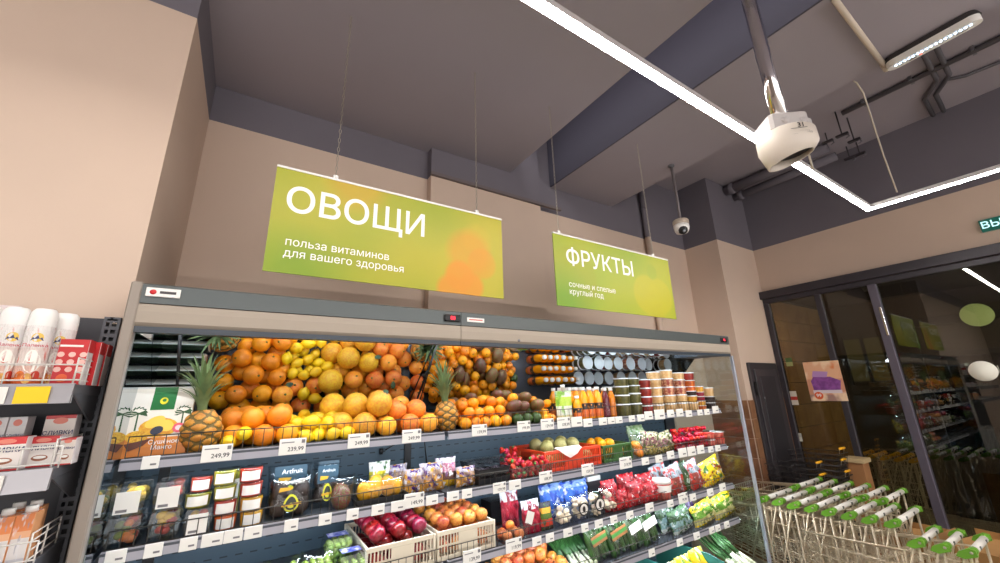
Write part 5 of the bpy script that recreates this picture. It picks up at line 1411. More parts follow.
MB().lathe([(r*.8, 0), (r, 0.10), (r, 0.105)], 14).ob('cup', contents('tomato_tub', (176, 40, 36), (210, 120, 100)), tj); MB().lathe([(r*1.03, 0.105), (r*1.03, 0.125), (r*.9, .13), (0, .13)], 14).ob('lid', CAPW, tj)
MB().lathe([(r*.93, 0.05), (r*1.01, 0.095)], 14, cap=False).ob('label', PAPER, tj)
CP = bands('carrot_pack_print', [(0, (190, 60, 44)), (0.25, (150, 70, 60)), (0.6, (150, 164, 172))], [((190, 50, 40), 8, 0.54), ((200, 210, 216), 6, 0.62), ((60, 70, 50), 8, 0.6)], rough=0.2)
GP = bands('green_pack_print', [(0, (60, 80, 40)), (0.6, (40, 64, 34))], [((200, 214, 200), 6, 0.62)], rough=0.2)
YP_ = bands('yellow_pack_print', [(0, (230, 190, 20)), (0.3, (236, 206, 30)), (0.75, (226, 200, 40))], [((70, 110, 40), 9, 0.56), ((150, 60, 30), 9, 0.58), ((220, 216, 190), 10, 0.62)], rough=0.2)
bag('carrot_pack', 655, 671, 2, 2.08, 0.20, 0.06, CP, 'silver and red pack behind the white-lidded cup', group='silver and red packs', seed=51, ry=R(-10))
bag('carrot_pack', 669, 686, 2, 1.99, 0.20, 0.06, CP, 'silver and red pack leaning left, nearest the white-lidded cup', group='silver and red packs', seed=52, ry=R(-11))
bag('cucumber_film_pack', 682, 692, 2, 2.0, 0.20, 0.05, GP, 'dark green film pack between two silver and red packs', seed=53, ry=R(-11))
bag('carrot_pack', 689, 703, 2, 1.99, 0.205, 0.06, CP, 'silver and red pack leaning left beside the yellow bag', group='silver and red packs', seed=54, ry=R(-11))
bag('yellow_snack_bag', 701, 724, 2, 1.985, 0.19, 0.07, YP_, 'yellow printed bag at the right end of the third shelf', seed=55, ry=R(-12))

# ------------------------------------------------------------------ fourth shelf
z4 = ST_Z[3]
x0 = xs(3, 500); x1 = xs(3, 572)
fill('golden_apple', x0, x1-x0, 1.97, 2.25, z4-0.008, 0.038, z4+0.09, 'blushed apple on the fourth shelf', 'loose apples on the fourth shelf', 'apple', stem=True)
SPG = mat('spring_onion_green', (70, 120, 60), 0.4, rgb2=(44, 90, 44), nscale=10); SPW = mat('spring_onion_white', (214, 220, 190), 0.4)
def leek(px, Y, label, L=0.34):
    x = xs(3, px, Y)
    t = empty('spring_onion', (x, Y, z4+0.016), label, 'spring onion', 'spring onions on the fourth shelf', rot=(R(20), 0, R(random.uniform(-14, -6))))
    MB().tube([(0, 0, 0), (0, 0.10, 0.0)], 0.011, 7).ob('white_shaft', SPW, t)
    mb = MB()
    for k in range(4): mb.tube([(0, 0.095, 0), (0.01*(k-1.5), 0.2, 0.004*k), (0.022*(k-1.5), L, 0.01*k)], [0.010, 0.007, 0.003], 5)
    mb.ob('green_leaves', SPG, t)
for k in range(7): leek(572+k*4.0, 1.96+0.006*(k % 2), f'spring onion lying head forward, {ORD[k]} from the loose apples')
CUC = mat('cucumber_skin', (52, 92, 36), 0.35, rgb2=(34, 64, 24), nscale=20, bump=0.3, bscale=140, rnd=0.4)
cuc_me = MB().lathe([(0, 0), (0.012, 0.004), (0.019, 0.03), (0.020, 0.10), (0.019, 0.17), (0.012, 0.198), (0, 0.202)], 9, cap=False).mesh('cucumber', CUC)
BRL = bands('cucumber_label', [(0, (150, 100, 60)), (0.3, (70, 130, 60)), (0.7, (150, 100, 60))])
def cuke_pack(px0, px1, label, lb=True, Y=1.975, seed=3):
    x0, x1 = xs(3, px0, Y, 0.08), xs(3, px1, Y, 0.08); w_ = x1-x0
    t = empty('cucumber_pack', ((x0+x1)/2, Y, z4+0.002), label, 'cucumber pack', 'cucumber packs on the fourth shelf', rot=(R(-12), R(-12), 0))
    n_ = 4
    for k in range(n_): put('cucumber', cuc_me, t, ((k-(n_-1)/2)*w_*0.24, 0.012*(k % 2), 0.004), (0, 0, 0), min(1.0, w_*0.24/0.038))
    put('film', bag_mesh(w_, 0.225, 0.07, FILM, seed, crumple=0.003, name='film'), t)
    if lb: MB().box(-w_*0.38, w_*0.38, -0.0405, -0.0395, 0.10, 0.15).ob('label', BRL if lb == 1 else PAPER, t)
for k, (p0, p1, lb) in enumerate(((592, 611, 1), (611, 631, 1), (630, 645, 2), (643, 660, 2))):
    cuke_pack(p0, p1, f'film pack of dark green cucumbers, {ORD[k]} from the spring onions', lb, seed=60+k)
LET = bands('lettuce_pack', [(0, (180, 186, 178)), (0.25, (120, 150, 150)), (0.6, (50, 76, 50))], [((190, 200, 200), 7, 0.6), ((60, 96, 52), 8, 0.54)], rough=0.2)
bag('lettuce_pack', 660, 678, 3, 2.05, 0.19, 0.08, LET, 'silver and green lettuce pack right of the cucumbers, rear', group='lettuce packs', seed=71, ry=R(-11))
bag('lettuce_pack', 672, 692, 3, 1.985, 0.16, 0.08, LET, 'silver and green lettuce pack right of the cucumbers, front', group='lettuce packs', seed=72, ry=R(-11))
bag('eggplant_pack', 680, 694, 3, 2.06, 0.19, 0.08, bands('eggplant_pack', [(0, (50, 34, 66))], [((110, 90, 140), 6, 0.6)], rough=0.2), 'dark purple pack behind the front lettuce pack', seed=73)
YB_ = bands('yellow_salad_print', [(0, (220, 180, 26)), (0.2, (176, 170, 110)), (0.45, (96, 140, 44)), (0.75, (230, 196, 20))], [((60, 110, 36), 9, 0.56), ((214, 206, 150), 10, 0.6)], rough=0.2)
bag('yellow_salad_bag', 694, 715, 3, 1.985, 0.15, 0.08, YB_, 'yellow and green salad bag, left of the two at the shelf end', group='yellow salad bags', seed=74, ry=R(-10))
bag('yellow_salad_bag', 714, 735, 3, 1.985, 0.17, 0.08, YB_, 'yellow and green salad bag, right of the two at the shelf end', group='yellow salad bags', seed=75, ry=R(-10))

# ------------------------------------------------------------------ bottom deck
zd = 0.36
YB2 = bands('deck_yellow_print', [(0, (226, 196, 30)), (0.5, (236, 206, 30))], [((90, 140, 50), 6, 0.55), ((240, 240, 200), 7, 0.64)], rough=0.25)
TEAL = mat('teal_cardboard', (40, 110, 100), 0.6)
for k, (px, lab) in enumerate(((676, 'yellow and green leaf bag on the bottom deck, left'), (692, 'yellow and green leaf bag on the bottom deck, middle'), (708, 'yellow and green leaf bag on the bottom deck, right'))):
    x = xp(px, 1.85, zd+0.25)
    o = put('leaf_salad_bag', bag_mesh(0.16, 0.30, 0.12, YB2, 80+k, crumple=0.012, name='leaf_salad_bag'), None, (x, 1.86+0.02*k, zd+0.002), (R(-8), 0, 0)); tag(o, lab, 'bag', 'leaf bags on the bottom deck')
for k, (px, lab) in enumerate(((686, 'teal cardboard divider on the bottom deck, left'), (722, 'teal cardboard divider on the bottom deck, right'))):
    x = xp(px, 1.78, zd+0.22)
    o = MB().prismx([(1.68, zd+0.001), (2.3, zd+0.001), (2.3, zd+0.28), (1.86, zd+0.28), (1.76, zd+0.26), (1.70, zd+0.18)], x-0.004, x+0.004).ob('cardboard_divider', TEAL); tag(o, lab, 'divider', 'teal dividers')
x = xp(738, 1.85, zd+0.22)
for k in range(8):
    t = empty('spring_onion', (x-0.08+k*0.025, 1.80+random.uniform(-.02, .02), zd+0.125+random.uniform(0, .02)), f'spring onion beside the glass end panel, {ORD[k]} from the left', 'spring onion', 'spring onions by the glass', rot=(R(24+random.uniform(-6, 6)), 0, R(random.uniform(-25, 15))))
    MB().tube([(0, 0, 0), (0, 0.12, 0.0)], 0.011, 7).ob('white_shaft', SPW, t)
    MB().tube([(0, 0.115, 0), (0.01, 0.2, 0.01), (0.03, 0.36, 0.02)], [0.010, 0.008, 0.003], 5).tube([(0, 0.115, 0), (-0.01, 0.2, 0.0), (-0.02, 0.34, 0.03)], [0.010, 0.008, 0.003], 5).ob('green_leaves', SPG, t)
t = empty('produce_box', (x, 1.92, zd), 'brown box of spring onions beside the glass end panel', 'box')
put('carton', tray_mb(MB(), 0.26, 0.40, 0.11, 0.95, 0.006).mesh('carton', mat('kraft_card', (150, 116, 76), 0.7)), t)
# ------------------------------------------------------------------ grocery gondola at the far left
GX, GY, GF = -0.405, 1.90, 1.63          # right edge, upright front, shelf front
GM = mat('gondola_dark_grey', (88, 90, 96), 0.45, metal=0.1)
g = empty('gondola_shelving', (GX, GY, 0), 'dark grey metal shelving with slotted upright at the left edge', 'shelving')
GT = H+0.297
gl_ = -2.2
MB().box(gl_, -0.045, 0.02, 0.06, 0.0, GT-0.004).ob('back_panel', mat('gondola_panel', (62, 62, 68), 0.5), g)
mb = MB()
# slotted upright: front plate with two rows of punched slots
W_ = 0.044; sl = 0.026
mb.box(-W_, -W_+0.008, 0, 0.05, 0, GT).box(-0.008, 0, 0, 0.05, 0, GT).box(-W_+0.017, -0.017-0.004, 0, 0.004, 0, GT)
z = 0.0
while z < GT-0.001:
    mb.box(-W_+0.008, -W_+0.017, 0, 0.004, z, min(z+0.012, GT)); mb.box(-0.021, -0.008, 0, 0.004, z, min(z+0.012, GT)); z += sl
mb.box(-W_+0.008, -0.008, 0, 0.05, GT-0.012, GT)
mb.ob('slotted_upright', GM, g)
MB().box(-W_+0.009, -0.009, 0.03, 0.034, 0, GT-0.02).ob('slot_backing', BLACK, g)
gz = [H+0.057, H-0.165, H-0.395]
GRAIL = mat('rail_silver', (170, 168, 172), 0.25, metal=0.3)
SD = GF-GY
for s, zt in enumerate(gz):
    sh = MB().cbox(gl_, -0.008, SD+0.004, -0.002, zt-0.03, zt, 0.002).ob('shelf', GM, g)
    MB().prismx([(SD-0.012, zt-0.052), (SD+0.004, zt-0.052), (SD+0.004, zt+0.002), (SD-0.004, zt+0.002)], gl_, -0.006).ob('price_rail', GRAIL, sh)
    # bracket under the shelf end
    MB().prismx([(SD+0.03, zt-0.03), (-0.002, zt-0.03), (-0.002, zt-0.11), (-0.04, zt-0.11)], -0.014, -0.010).ob('bracket', GM, sh)
    # wire guards: front fence and side fence
    mb = MB(); y_ = SD+0.008; hg = 0.055
    for zz in (0.012, hg): mb.tube([(gl_, y_, zt+zz), (0.0, y_, zt+zz)], 0.0022, 5)
    x = 0.0
    while x > -1.2: mb.tube([(x, y_, zt), (x, y_, zt+hg)], 0.002, 4); x -= 0.075
    mb.ob('front_guard', WWIRE, sh)
    mb = MB()
    for zz in (0.012, 0.034, 0.056, 0.074): mb.tube([(-0.014, y_, zt+zz), (-0.014, y_+0.20, zt+zz)], 0.0020, 5)
    for yy in (y_, y_+0.1, y_+0.20): mb.tube([(-0.014, yy, zt), (-0.014, yy, zt+0.076)], 0.0022, 4)
    mb.ob('side_guard', WWIRE, sh)
def gx(px, Y, z): return xp(px, Y, z)
# price cards in the gondola rails
for s, (p0, p1, m, lab) in enumerate(((15, 50, mat('tag_yellow', (248, 206, 20), 0.5), 'yellow price card in the rail of the upper grocery shelf'), (-30, 7, PAPER, 'white price card at the left edge of the upper grocery shelf rail'))):
    a = gx(p0, GF-0.014, gz[0]-0.02); b_ = gx(p1, GF-0.014, gz[0]-0.02)
    tag(MB().box(a, b_, GF-0.0150, GF-0.0130, gz[0]-0.050, gz[0]-0.006).ob('price_card', m), lab, 'price card', 'grocery price cards')
a = gx(-30, GF-0.014, gz[1]-0.02); b_ = gx(3, GF-0.014, gz[1]-0.02)
tag(MB().box(a, b_, GF-0.0150, GF-0.0130, gz[1]-0.050, gz[1]-0.006).ob('price_card', PAPER), 'white price card in the rail of the middle grocery shelf', 'price card', 'grocery price cards')
# whipped cream cans
CANB = bands('cream_can_print', [(0, (226, 96, 40)), (0.05, (232, 120, 70)), (0.12, (240, 200, 186)), (0.3, (240, 226, 220)), (0.6, (240, 236, 234))], [((224, 70, 40), 4, 0.64)], rough=0.25)
CANC = mat('can_cap_white', (240, 238, 236), 0.3)
MTN = mat('print_mountain', (60, 64, 110), 0.4); MTY = mat('print_sun', (232, 196, 90), 0.4); RDP = mat('print_script', (200, 70, 80), 0.4)
def can(x, Y, z, label, face=0.0):
    t = empty('cream_can', (x, Y, z), label, 'spray can', 'whipped cream cans', rot=(0, 0, face))
    r = 0.029; K = 1.10
    MB().lathe([(r*0.94, 0), (r, 0.005), (r, 0.150*K), (r*0.96, 0.156*K)], 22).ob('body', CANB, t)
    MB().lathe([(r*0.99, 0.150*K), (r*1.0, 0.152*K), (r*1.0, 0.176*K), (r*0.93, 0.190*K), (r*0.72, 0.198*K), (0, 0.200*K)], 22).ob('cap', CANC, t)
    def wrap(n, pts, m, k=1.012):
        MB().add([(r*k*math.sin(u), -r*k*math.cos(u), zz*K) for u, zz in pts], [tuple(range(len(pts)))]).ob(n, m, t)
    E_ = lambda cu, cz, ru, rz: [(cu+ru*math.cos(a*PI/7), cz+rz*math.sin(a*PI/7)) for a in range(14)]
    wrap('print_sun', E_(0, 0.120, 0.42, 0.012), MTY)
    wrap('print_mountain', [(-0.45, 0.112), (0.45, 0.112), (0.3, 0.121), (0.15, 0.117), (0, 0.126), (-0.2, 0.117), (-0.3, 0.121)], MTN, 1.02)
    wrap('print_cream', E_(0.1, 0.055, 0.6, 0.024), mat('print_cream', (248, 244, 236), 0.4)); wrap('print_cream', E_(-0.05, 0.072, 0.4, 0.016), mat('print_cream', (248, 244, 236), 0.4), 1.017)
    for cu, cz, m in ((-0.5, 0.022, (230, 120, 50)), (0.0, 0.016, (240, 180, 90)), (0.55, 0.022, (200, 60, 40))): wrap('print_fruit', E_(cu, cz, 0.34, 0.013), mat('print_fruit_%d' % m[0], m, 0.4), 1.015)
    text('Паленка', 0.012, RDP, t, (0, -r*1.03, 0.099*K), name='print_lettering', bold=0.01)
zA = gz[0]
for k, (px, Y, f) in enumerate(((5, 1.685, 0.5), (34, 1.685, 0.25), (57, 1.745, 0.2), (20, 1.76, 0.2), (-25, 1.69, 0.3))):
    can(gx(px, Y, zA+0.09), Y, zA, ('white whipped cream can cut by the left picture edge', 'white whipped cream can standing nearest, in front of the others', 'white whipped cream can next to the red boxes', 'white whipped cream can in the rear row', 'white whipped cream can outside the left edge')[k], f)
REDB = bands('red_box_print', [(0, (196, 30, 34)), (0.3, (206, 34, 38))], [((240, 220, 210), 6, 0.68)], rough=0.35)
def carton(x0, x1, Y0, Y1, z, h_, front, side, label, name='carton_box', group=None, rz=0):
    t = empty(name, ((x0+x1)/2, (Y0+Y1)/2, z), label, 'box', group, rot=(0, 0, rz))
    w_, d = x1-x0, Y1-Y0
    me = MB().cbox(-w_/2, w_/2, -d/2, d/2, 0, h_, 0.001).mesh('carton', [front, side])
    for p_ in me.polygons:
        if abs(p_.normal.x) > 0.7: p_.material_index = 1
    put('carton', me, t); return t, w_, d, h_
WSD = mat('carton_white_side', (214, 206, 206), 0.5); RTOP = mat('carton_red', (196, 34, 38), 0.4)
for k, (Y0, off) in enumerate(((1.70, 0), (1.765, 0.012), (1.83, 0.024))):
    x1 = gx(85, 1.70, zA+0.06); x0 = x1-0.066
    t, w_, d, h_ = carton(x0+off*0.9, min(x1+off*0.9, GX-0.0), Y0, Y0+0.052, zA, 0.135, RTOP if k else RTOP, WSD, 'red carton with white side beside the cream cans, '+ORD[k]+' from the front', group='red cartons on the grocery shelf')
    MB().box(w_/2+0.0002, w_/2+0.0008, -d/2, d/2, h_*0.72, h_).ob('print_stripe', RTOP, t)
    if k == 0:
        for i in range(3):
            for j in range(3):
                MB().prism([(-0.024+i*0.024+0.008*math.cos(a*PI/5), 0.045+j*0.022+0.008*math.sin(a*PI/5)) for a in range(10)], -d/2-0.0008, -d/2).ob('print_circle', mat('print_pale_red', (236, 190, 180), 0.4), t)
        MB().box(-0.03, 0.02, -d/2-0.0008, -d/2, 0.112, 0.118).ob('print_stripe', PAPER, t)
        MB().prism([(0.012*math.cos(a*PI/6)-0.01, 0.02+0.012*math.sin(a*PI/6)) for a in range(12)], -d/2-0.001, -d/2).ob('print_circle', mat('print_orange', (226, 96, 50), 0.5), t)
# tall red and white boxes at the back left
for k, (p0, p1, hh__) in enumerate(((-20, 16, 0.245), (17, 33, 0.215))):
    t, w_, d, h_ = carton(gx(p0, 1.80, zA+0.2), gx(p1, 1.80, zA+0.2)-0.002, 1.81, 1.87, zA, hh__, bands('tall_box_print', [(0, (206, 36, 40)), (0.80, (206, 36, 40)), (0.88, (220, 206, 206))]), WSD, ('tall', 'shorter')[k]+' red and white box standing behind the cream cans', group='tall red and white boxes')
    MB().box(w_/2+0.0002, w_/2+0.0008, -d/2, d/2, h_*0.8, h_*0.9).ob('print_stripe', RTOP, t)
# middle shelf: cream cartons
zB_ = gz[1]
CRB = bands('cream_carton_print', [(0, (196, 40, 44)), (0.06, (232, 224, 218)), (0.78, (206, 44, 46))], rough=0.4)
CRW = bands('cream_carton_plain', [(0, (200, 60, 60)), (0.05, (226, 216, 208)), (0.92, (196, 60, 60))], rough=0.4)
NAVY = mat('print_navy', (40, 46, 96), 0.4)
def cream_box(px0, px1, Y0, z, h_, m, label, d_=0.055):
    x0, x1 = gx(px0, Y0, z+h_/2), gx(px1, Y0, z+h_/2)
    t, w_, d, hh__ = carton(x0, x1, Y0, Y0+d_, z, h_, m, WSD, label, 'cream_carton', 'cream cartons on the middle grocery shelf')
    text('СЛИВКИ', w_*0.23, NAVY, t, (0, -d/2-0.0008, h_*0.62), name='lettering', bold=0.02)
    MB().prism([(0.26*w_*math.cos(a*PI/8), h_*0.30+0.10*h_*math.sin(a*PI/8)) for a in range(16)], -d/2-0.0008, -d/2).ob('print_cup', mat('print_coffee', (150, 90, 60), 0.4), t)
    MB().prism([(0.20*w_*math.cos(a*PI/8), h_*0.32+0.05*h_*math.sin(a*PI/8)) for a in range(16)], -d/2-0.0012, -d/2).ob('print_cup', PAPER, t)
    MB().prism([(0.24*w_*math.cos(a*PI/8), h_*0.88+0.07*h_*math.sin(a*PI/8)) for a in range(16)], -d/2-0.0012, -d/2).ob('print_logo', mat('print_badge', (226, 130, 110), 0.4), t)
    return t
cream_box(-18, 24, 1.665, zB_, 0.085, CRB, 'white and red cream carton at the left edge of the middle shelf')
cream_box(24.5, 57, 1.70, zB_, 0.080, CRB, 'white and red cream carton in the middle of the middle shelf')
cream_box(57.5, 74, 1.70, zB_, 0.072, CRW, 'small cream carton next to the side guard')
cream_box(40, 72, 1.80, zB_, 0.135, CRW, 'tall white cream carton at the back of the middle shelf')
cream_box(3, 22, 1.79, zB_, 0.135, bands('blue_carton_print', [(0, (40, 60, 120)), (0.15, (226, 222, 220)), (0.8, (220, 216, 216))]), 'blue and white cream carton at the back of the middle shelf')
cream_box(-20, 2, 1.79, zB_, 0.135, bands('blue_carton_print', [(0, (40, 60, 120))]), 'blue and white cream carton at the picture edge')
# lower shelf: orange cartons with white caps
zC = gz[2]
ORB = bands('orange_carton_print', [(0, (200, 200, 206)), (0.12, (222, 218, 216)), (0.52, (226, 170, 130)), (0.66, (222, 130, 70))], [((226, 226, 230), 5, 0.60), ((150, 150, 166), 6, 0.66)], rough=0.4)
for k, (px0, px1, Y0) in enumerate(((-16, 11, 1.66), (12, 32, 1.665), (18, 37, 1.745), (0, 18, 1.745))):
    x0, x1 = gx(px0, Y0, zC+0.08), gx(px1, Y0, zC+0.08)
    t, w_, d, h_ = carton(x0, x1, Y0, Y0+0.06, zC, 0.118, ORB, mat('carton_orange_side', (224, 160, 110), 0.5), ('orange and white milk carton at the left picture edge', 'orange and white milk carton in the front of the lower shelf', 'orange and white milk carton behind, right', 'orange and white milk carton behind, left')[k], 'milk_carton', 'milk cartons on the lower grocery shelf')
    MB().lathe([(0.013, h_), (0.013, h_+0.014), (0.012, h_+0.016), (0, h_+0.016)], 14).ob('screw_cap', CAPW, t)

# ------------------------------------------------------------------ shopping carts
GRN = mat('cart_green', (106, 164, 44), 0.35); GRIP = mat('cart_grip_white', (226, 222, 214), 0.35); CWIRE = mat('cart_wire', (206, 190, 164), 0.3, metal=0.45); RUB = mat('wheel_rubber', (50, 50, 52), 0.6)
YEL = mat('cart_yellow', (244, 176, 20), 0.4)
def bracket_mesh(s, m):
    # flat green side bracket of the handle
    return MB().prismx([(-0.02, -0.022), (0.05, -0.045), (0.075, -0.02), (0.06, 0.012), (0.0, 0.022), (-0.025, 0.012)], -0.006*s, 0.006*s).mesh('handle_bracket', m)
def build_cart(label, W=0.51, hz=0.905, green=GRN, grip=GRIP, group='shopping carts', gate=False, L=0.62):
    """handle at y=0, basket towards +y"""
    t = empty('shopping_cart', (0, 0, 0), label, 'shopping cart', group)
    h2 = W/2
    # handle: horizontal grip between two brackets
    MB().tube([(-h2+0.055, 0, hz), (h2-0.055, 0, hz)], 0.017, 10).ob('handle_grip', grip, t)
    for x in (-0.09, 0.07): MB().cbox(x, x+0.022, -0.0178, -0.012, hz-0.006, hz+0.010, 0.001).ob('grip_print', mat('grip_print_grey', (70, 76, 70), 0.5), t)
    for sx in (-1, 1):
        b_ = MB()
        b_.prismx([(-0.020, hz-0.014), (0.03, hz-0.036), (0.062, hz-0.03), (0.05, hz-0.006), (0.008, hz+0.019), (-0.016, hz+0.014)], sx*(h2-0.010)-0.010, sx*(h2-0.010)+0.010)
        b_.tube([(sx*(h2-0.065), 0, hz), (sx*(h2-0.01), 0, hz)], 0.019, 8)
        br = b_.ob('handle_bracket', green, t)
        MB().lathe([(0.007, 0), (0.007, 0.003), (0, 0.004)], 8).ob('bolt', WIRE, br, (sx*(h2+0.0005), 0.0, hz), (0, sx*PI/2, 0))
        # side frame
        f = MB()
        f.tube([(sx*(h2-0.01), 0.012, hz-0.03), (sx*(h2-0.012), 0.014, 0.60), (sx*(h2-0.03), 0.01, 0.18), (sx*(h2-0.03), 0.0, 0.12)], 0.0068, 7)
        f.tube([(sx*(h2-0.01), 0.035, hz-0.035), (sx*(h2-0.02), 0.14, hz-0.35), (sx*(h2-0.05), 0.27, 0.16)], 0.006, 6)
        f.tube([(sx*(h2-0.03), 0.0, 0.13), (sx*(h2-0.06), L*0.9, 0.13)], 0.010, 6)
        f.tube([(sx*(h2-0.02), 0.08, hz-0.06), (sx*(h2-0.02), 0.085, hz-0.17), (sx*(h2-0.02), 0.12, hz-0.18), (sx*(h2-0.02), 0.125, hz-0.08)], 0.005, 5)
        f.ob('side_frame', CWIRE, t)
        # basket side of wires
        wv = MB(); fx = h2-0.07
        def P(u, v):  # u along length 0..1, v height 0..1
            top = hz-0.06-0.04*u; bot = 0.44+0.10*u
            x = (h2-0.02)*(1-u)+fx*u-0.03*(1-v)
            return (sx*x, 0.06+u*(L-0.02), bot+(top-bot)*v)
        for v in (0, 0.25, 0.5, 0.75, 1.0): wv.tube([P(0, v), P(1, v)], 0.0032 if 0 < v < 1 else 0.005, 4)
        for k in range(11): wv.tube([P(k/10, 0), P(k/10, 1)], 0.0022, 4, cap=False)
        wv.ob('basket_side', CWIRE, t)
        for yy in (0.03, L*0.88):
            w_ = MB().tube([(sx*(h2-0.06)-0.013, yy, 0.06), (sx*(h2-0.06)+0.013, yy, 0.06)], 0.058, 14).ob('wheel', RUB, t)
            MB().box(sx*(h2-0.06)-0.018, sx*(h2-0.06)+0.018, yy-0.012, yy+0.012, 0.06, 0.13).ob('fork', GREYM, w_)
    # bottom, front
    b_ = MB()
    for k in range(9):
        u = k/8*2-1
        b_.tube([(u*(h2-0.05), 0.06, 0.44), (u*(h2-0.10), 0.04+L, 0.54)], 0.0022, 4, cap=False)
    for u in (0, 0.33, 0.66, 1): b_.tube([(-(h2-0.05-0.05*u), 0.06+u*(L-0.02), 0.44+0.1*u), (h2-0.05-0.05*u, 0.06+u*(L-0.02), 0.44+0.1*u)], 0.003, 4)
    b_.ob('basket_floor', CWIRE, t)
    b_ = MB(); top = hz-0.10
    for v in (0, 0.33, 0.66, 1): b_.tube([(-(h2-0.10+0.03*v), 0.04+L, 0.54+(top-0.54)*v), (h2-0.10+0.03*v, 0.04+L, 0.54+(top-0.54)*v)], 0.004, 4)
    for k in range(10):
        u = k/9*2-1; b_.tube([(u*(h2-0.10), 0.04+L, 0.54), (u*(h2-0.07), 0.04+L, top)], 0.0022, 4, cap=False)
    b_.ob('basket_front', CWIRE, t)
    # rear gate: hangs down on the outermost cart, folded up when nested
    b_ = MB()
    n_ = 10 if gate else 5
    for k in range(n_+1):
        u = k/n_*2-1
        p0 = (u*(h2-0.04), 0.07, hz-0.07); p1 = (u*(h2-0.06), 0.05, 0.47) if gate else (u*(h2-0.09), 0.36, hz-0.26)
        b_.tube([p0, p1], 0.0024, 4, cap=False)
    for v in (0.05, 0.5, 0.95):
        y_ = 0.07+(-0.02 if gate else 0.29)*v; z_ = hz-0.07+((0.47-hz+0.07) if gate else -0.19)*v
        b_.tube([(-(h2-0.05), y_, z_), (h2-0.05, y_, z_)], 0.003, 4)
    b_.ob('rear_gate', CWIRE, t)
    return t
S_ = 1.3
def handle_pos(px0, py0, px1, py1, hz):
    a = atZ(px0, py0, hz); b_ = atZ(px1, py1, hz); return (a+b_)/2
HZ = 0.905
near_x, far_x = 3.715, 4.30
proto = build_cart('shopping cart with white and green handle, rearmost of the near row', L=0.56)
proto.location = (near_x, 1.745, 0)
N1 = 8
for k in range(1, N1):
    y = 1.745-k*0.1055
    if k < N1-1: dup(proto, (near_x+random.uniform(-.012, .012), y, 0), None, f'shopping cart with white and green handle in the near row, {ORD[k]} from the wall end')
last = build_cart('shopping cart with white and green handle, foremost of the near row', gate=True, L=0.56)
last.location = (near_x+0.02, 1.745-7*0.1055, 0)
for k in range(6):
    dup(proto, (far_x+random.uniform(-.012, .012), 1.76-k*0.112, 0), None, f'shopping cart with white and green handle in the far row, {ORD[k]} from the wall end')
p2 = build_cart('narrow shopping cart with looped green handle, leftmost of three', W=0.40, hz=0.87, group='narrow shopping carts', L=0.56)
p2.location = (3.50, 0.87, 0)
dup(p2, (3.51, 0.775, 0), None, 'narrow shopping cart with looped green handle, middle of three')
dup(p2, (3.515, 0.68, 0), None, 'narrow shopping cart with looped green handle, rightmost of three')
# orange-handled carts in the vestibule behind the glass
p3 = build_cart('cart with orange handle behind the glass, leftmost of the five', W=0.42, hz=0.965, green=YEL, grip=YEL, group='orange-handled carts', L=0.5)
p3.location = (6.05, 1.84, 0)
for k in range(1, 5): dup(p3, (6.05, 1.84-k*0.112, 0), None, f'cart with orange handle behind the glass, {ORD[k]} from the left')
# cardboard boxes standing by the narrow carts
KRAFT = mat('kraft_board', (176, 132, 80), 0.7, var=0.08)
def kraft(x, y, w_, d, z0, h_, rz, lab):
    t = empty('cardboard_box', (x, y, z0), lab, 'box', rot=(0, 0, R(rz)))
    MB().box(-w_/2, w_/2, -d/2, d/2, 0, h_).ob('carton', KRAFT, t)
    MB().box(-w_/2, w_/2, -d/2-0.004, -d/2-0.0005, h_*0.6, h_+0.06).ob('flap', KRAFT, t)
    MB().box(w_/2+0.0005, w_/2+0.004, -d/2, d/2, h_*0.6, h_+0.04).ob('flap', KRAFT, t)
q = atZ(985, 548, 0.80)
kraft(q.x+0.22, q.y+0.0, 0.36, 0.30, 0, 0.76, -14, 'tall brown cardboard box at the lower right edge beside the carts')
q = atZ(936, 548, 0.72)
kraft(q.x+0.30, q.y+0.12, 0.30, 0.24, 0, 0.70, -8, 'brown cardboard box behind the narrow carts')

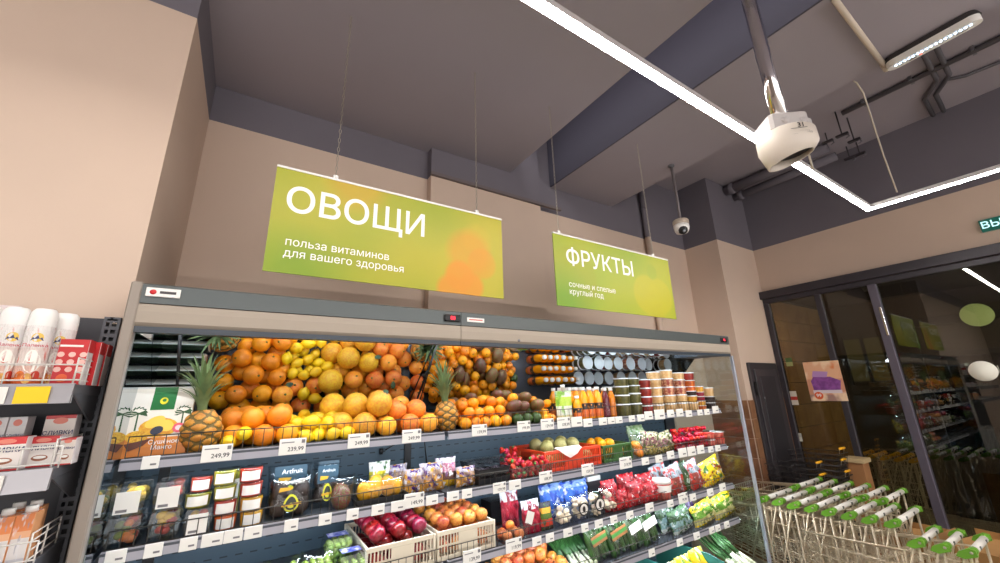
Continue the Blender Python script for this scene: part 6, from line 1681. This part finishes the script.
# ------------------------------------------------------------------ stack of wire baskets with yellow handles
BW = mat('basket_black_wire', (60, 56, 56), 0.4, metal=0.4)
def wire_basket():
    t = empty('wire_basket', (0, 0, 0), '', 'basket', 'wire baskets with yellow handles')
    W, D, Hh = 0.42, 0.28, 0.20
    b_ = MB()
    def rim(z, s): 
        a, c = W/2*s, D/2*s
        b_.tube([(-a, -c, z), (a, -c, z), (a, c, z), (-a, c, z), (-a, -c, z)], 0.0032, 4)
    for z, s in ((0, 0.82), (0.05, 0.87), (0.10, 0.91), (0.15, 0.96), (0.20, 1.0)): rim(z, s)
    for k in range(11):
        u = k/10*2-1
        for sy in (-1, 1): b_.tube([(u*W/2*.82, sy*D/2*.82, 0), (u*W/2, sy*D/2, Hh)], 0.0018, 3, cap=False)
        b_.tube([(u*W/2*.82, -D/2*.82, 0), (u*W/2*.82, D/2*.82, 0)], 0.0018, 3, cap=False)
    for k in range(8):
        u = k/7*2-1
        for sx in (-1, 1): b_.tube([(sx*W/2*.82, u*D/2*.82, 0), (sx*W/2, u*D/2, Hh)], 0.0018, 3, cap=False)
    b_.ob('wire_body', BW, t)
    MB().tube([(W/2, -0.05, Hh), (W/2+0.012, -0.05, Hh+0.05), (W/2+0.012, 0.05, Hh+0.05), (W/2, 0.05, Hh)], 0.003, 4).ob('handle_wire', WIRE, t)
    MB().tube([(W/2+0.012, -0.055, Hh+0.05), (W/2+0.012, 0.055, Hh+0.05)], 0.011, 8).ob('handle_grip', YEL, t)
    return t
wbk = wire_basket()
stacks = [(4.80, 2.06, 8, R(-90)), (5.13, 1.97, 9, R(-90))]
first = True
for si, (x, y, n_, rz) in enumerate(stacks):
    for k in range(n_):
        lab = f'black wire basket with yellow handle, {("left", "right")[si]} stack by the service door, {ORD[k]} from the bottom'
        pos = (x+random.uniform(-.01, .01), y+random.uniform(-.01, .01), 0.02+k*0.105)
        if first: wbk.location = pos; wbk.rotation_euler = (0, 0, rz); wbk['label'] = lab; first = False
        else: dup(wbk, pos, (0, 0, rz+random.uniform(-.05, .05)), lab)
# beige stand beside the baskets
st_ = empty('beige_stand', (5.45, 1.74, 0), 'beige board stand beside the wire baskets in front of the glass', 'stand')
MB().cbox(-0.10, 0.10, -0.08, 0.10, H-0.80, H-0.76, 0.003).ob('top_board', mat('stand_beige', (190, 166, 124), 0.6), st_)
MB().cbox(-0.08, 0.08, -0.06, 0.08, 0, H-0.801, 0.003).ob('pedestal', mat('stand_brown', (160, 112, 70), 0.6), st_)
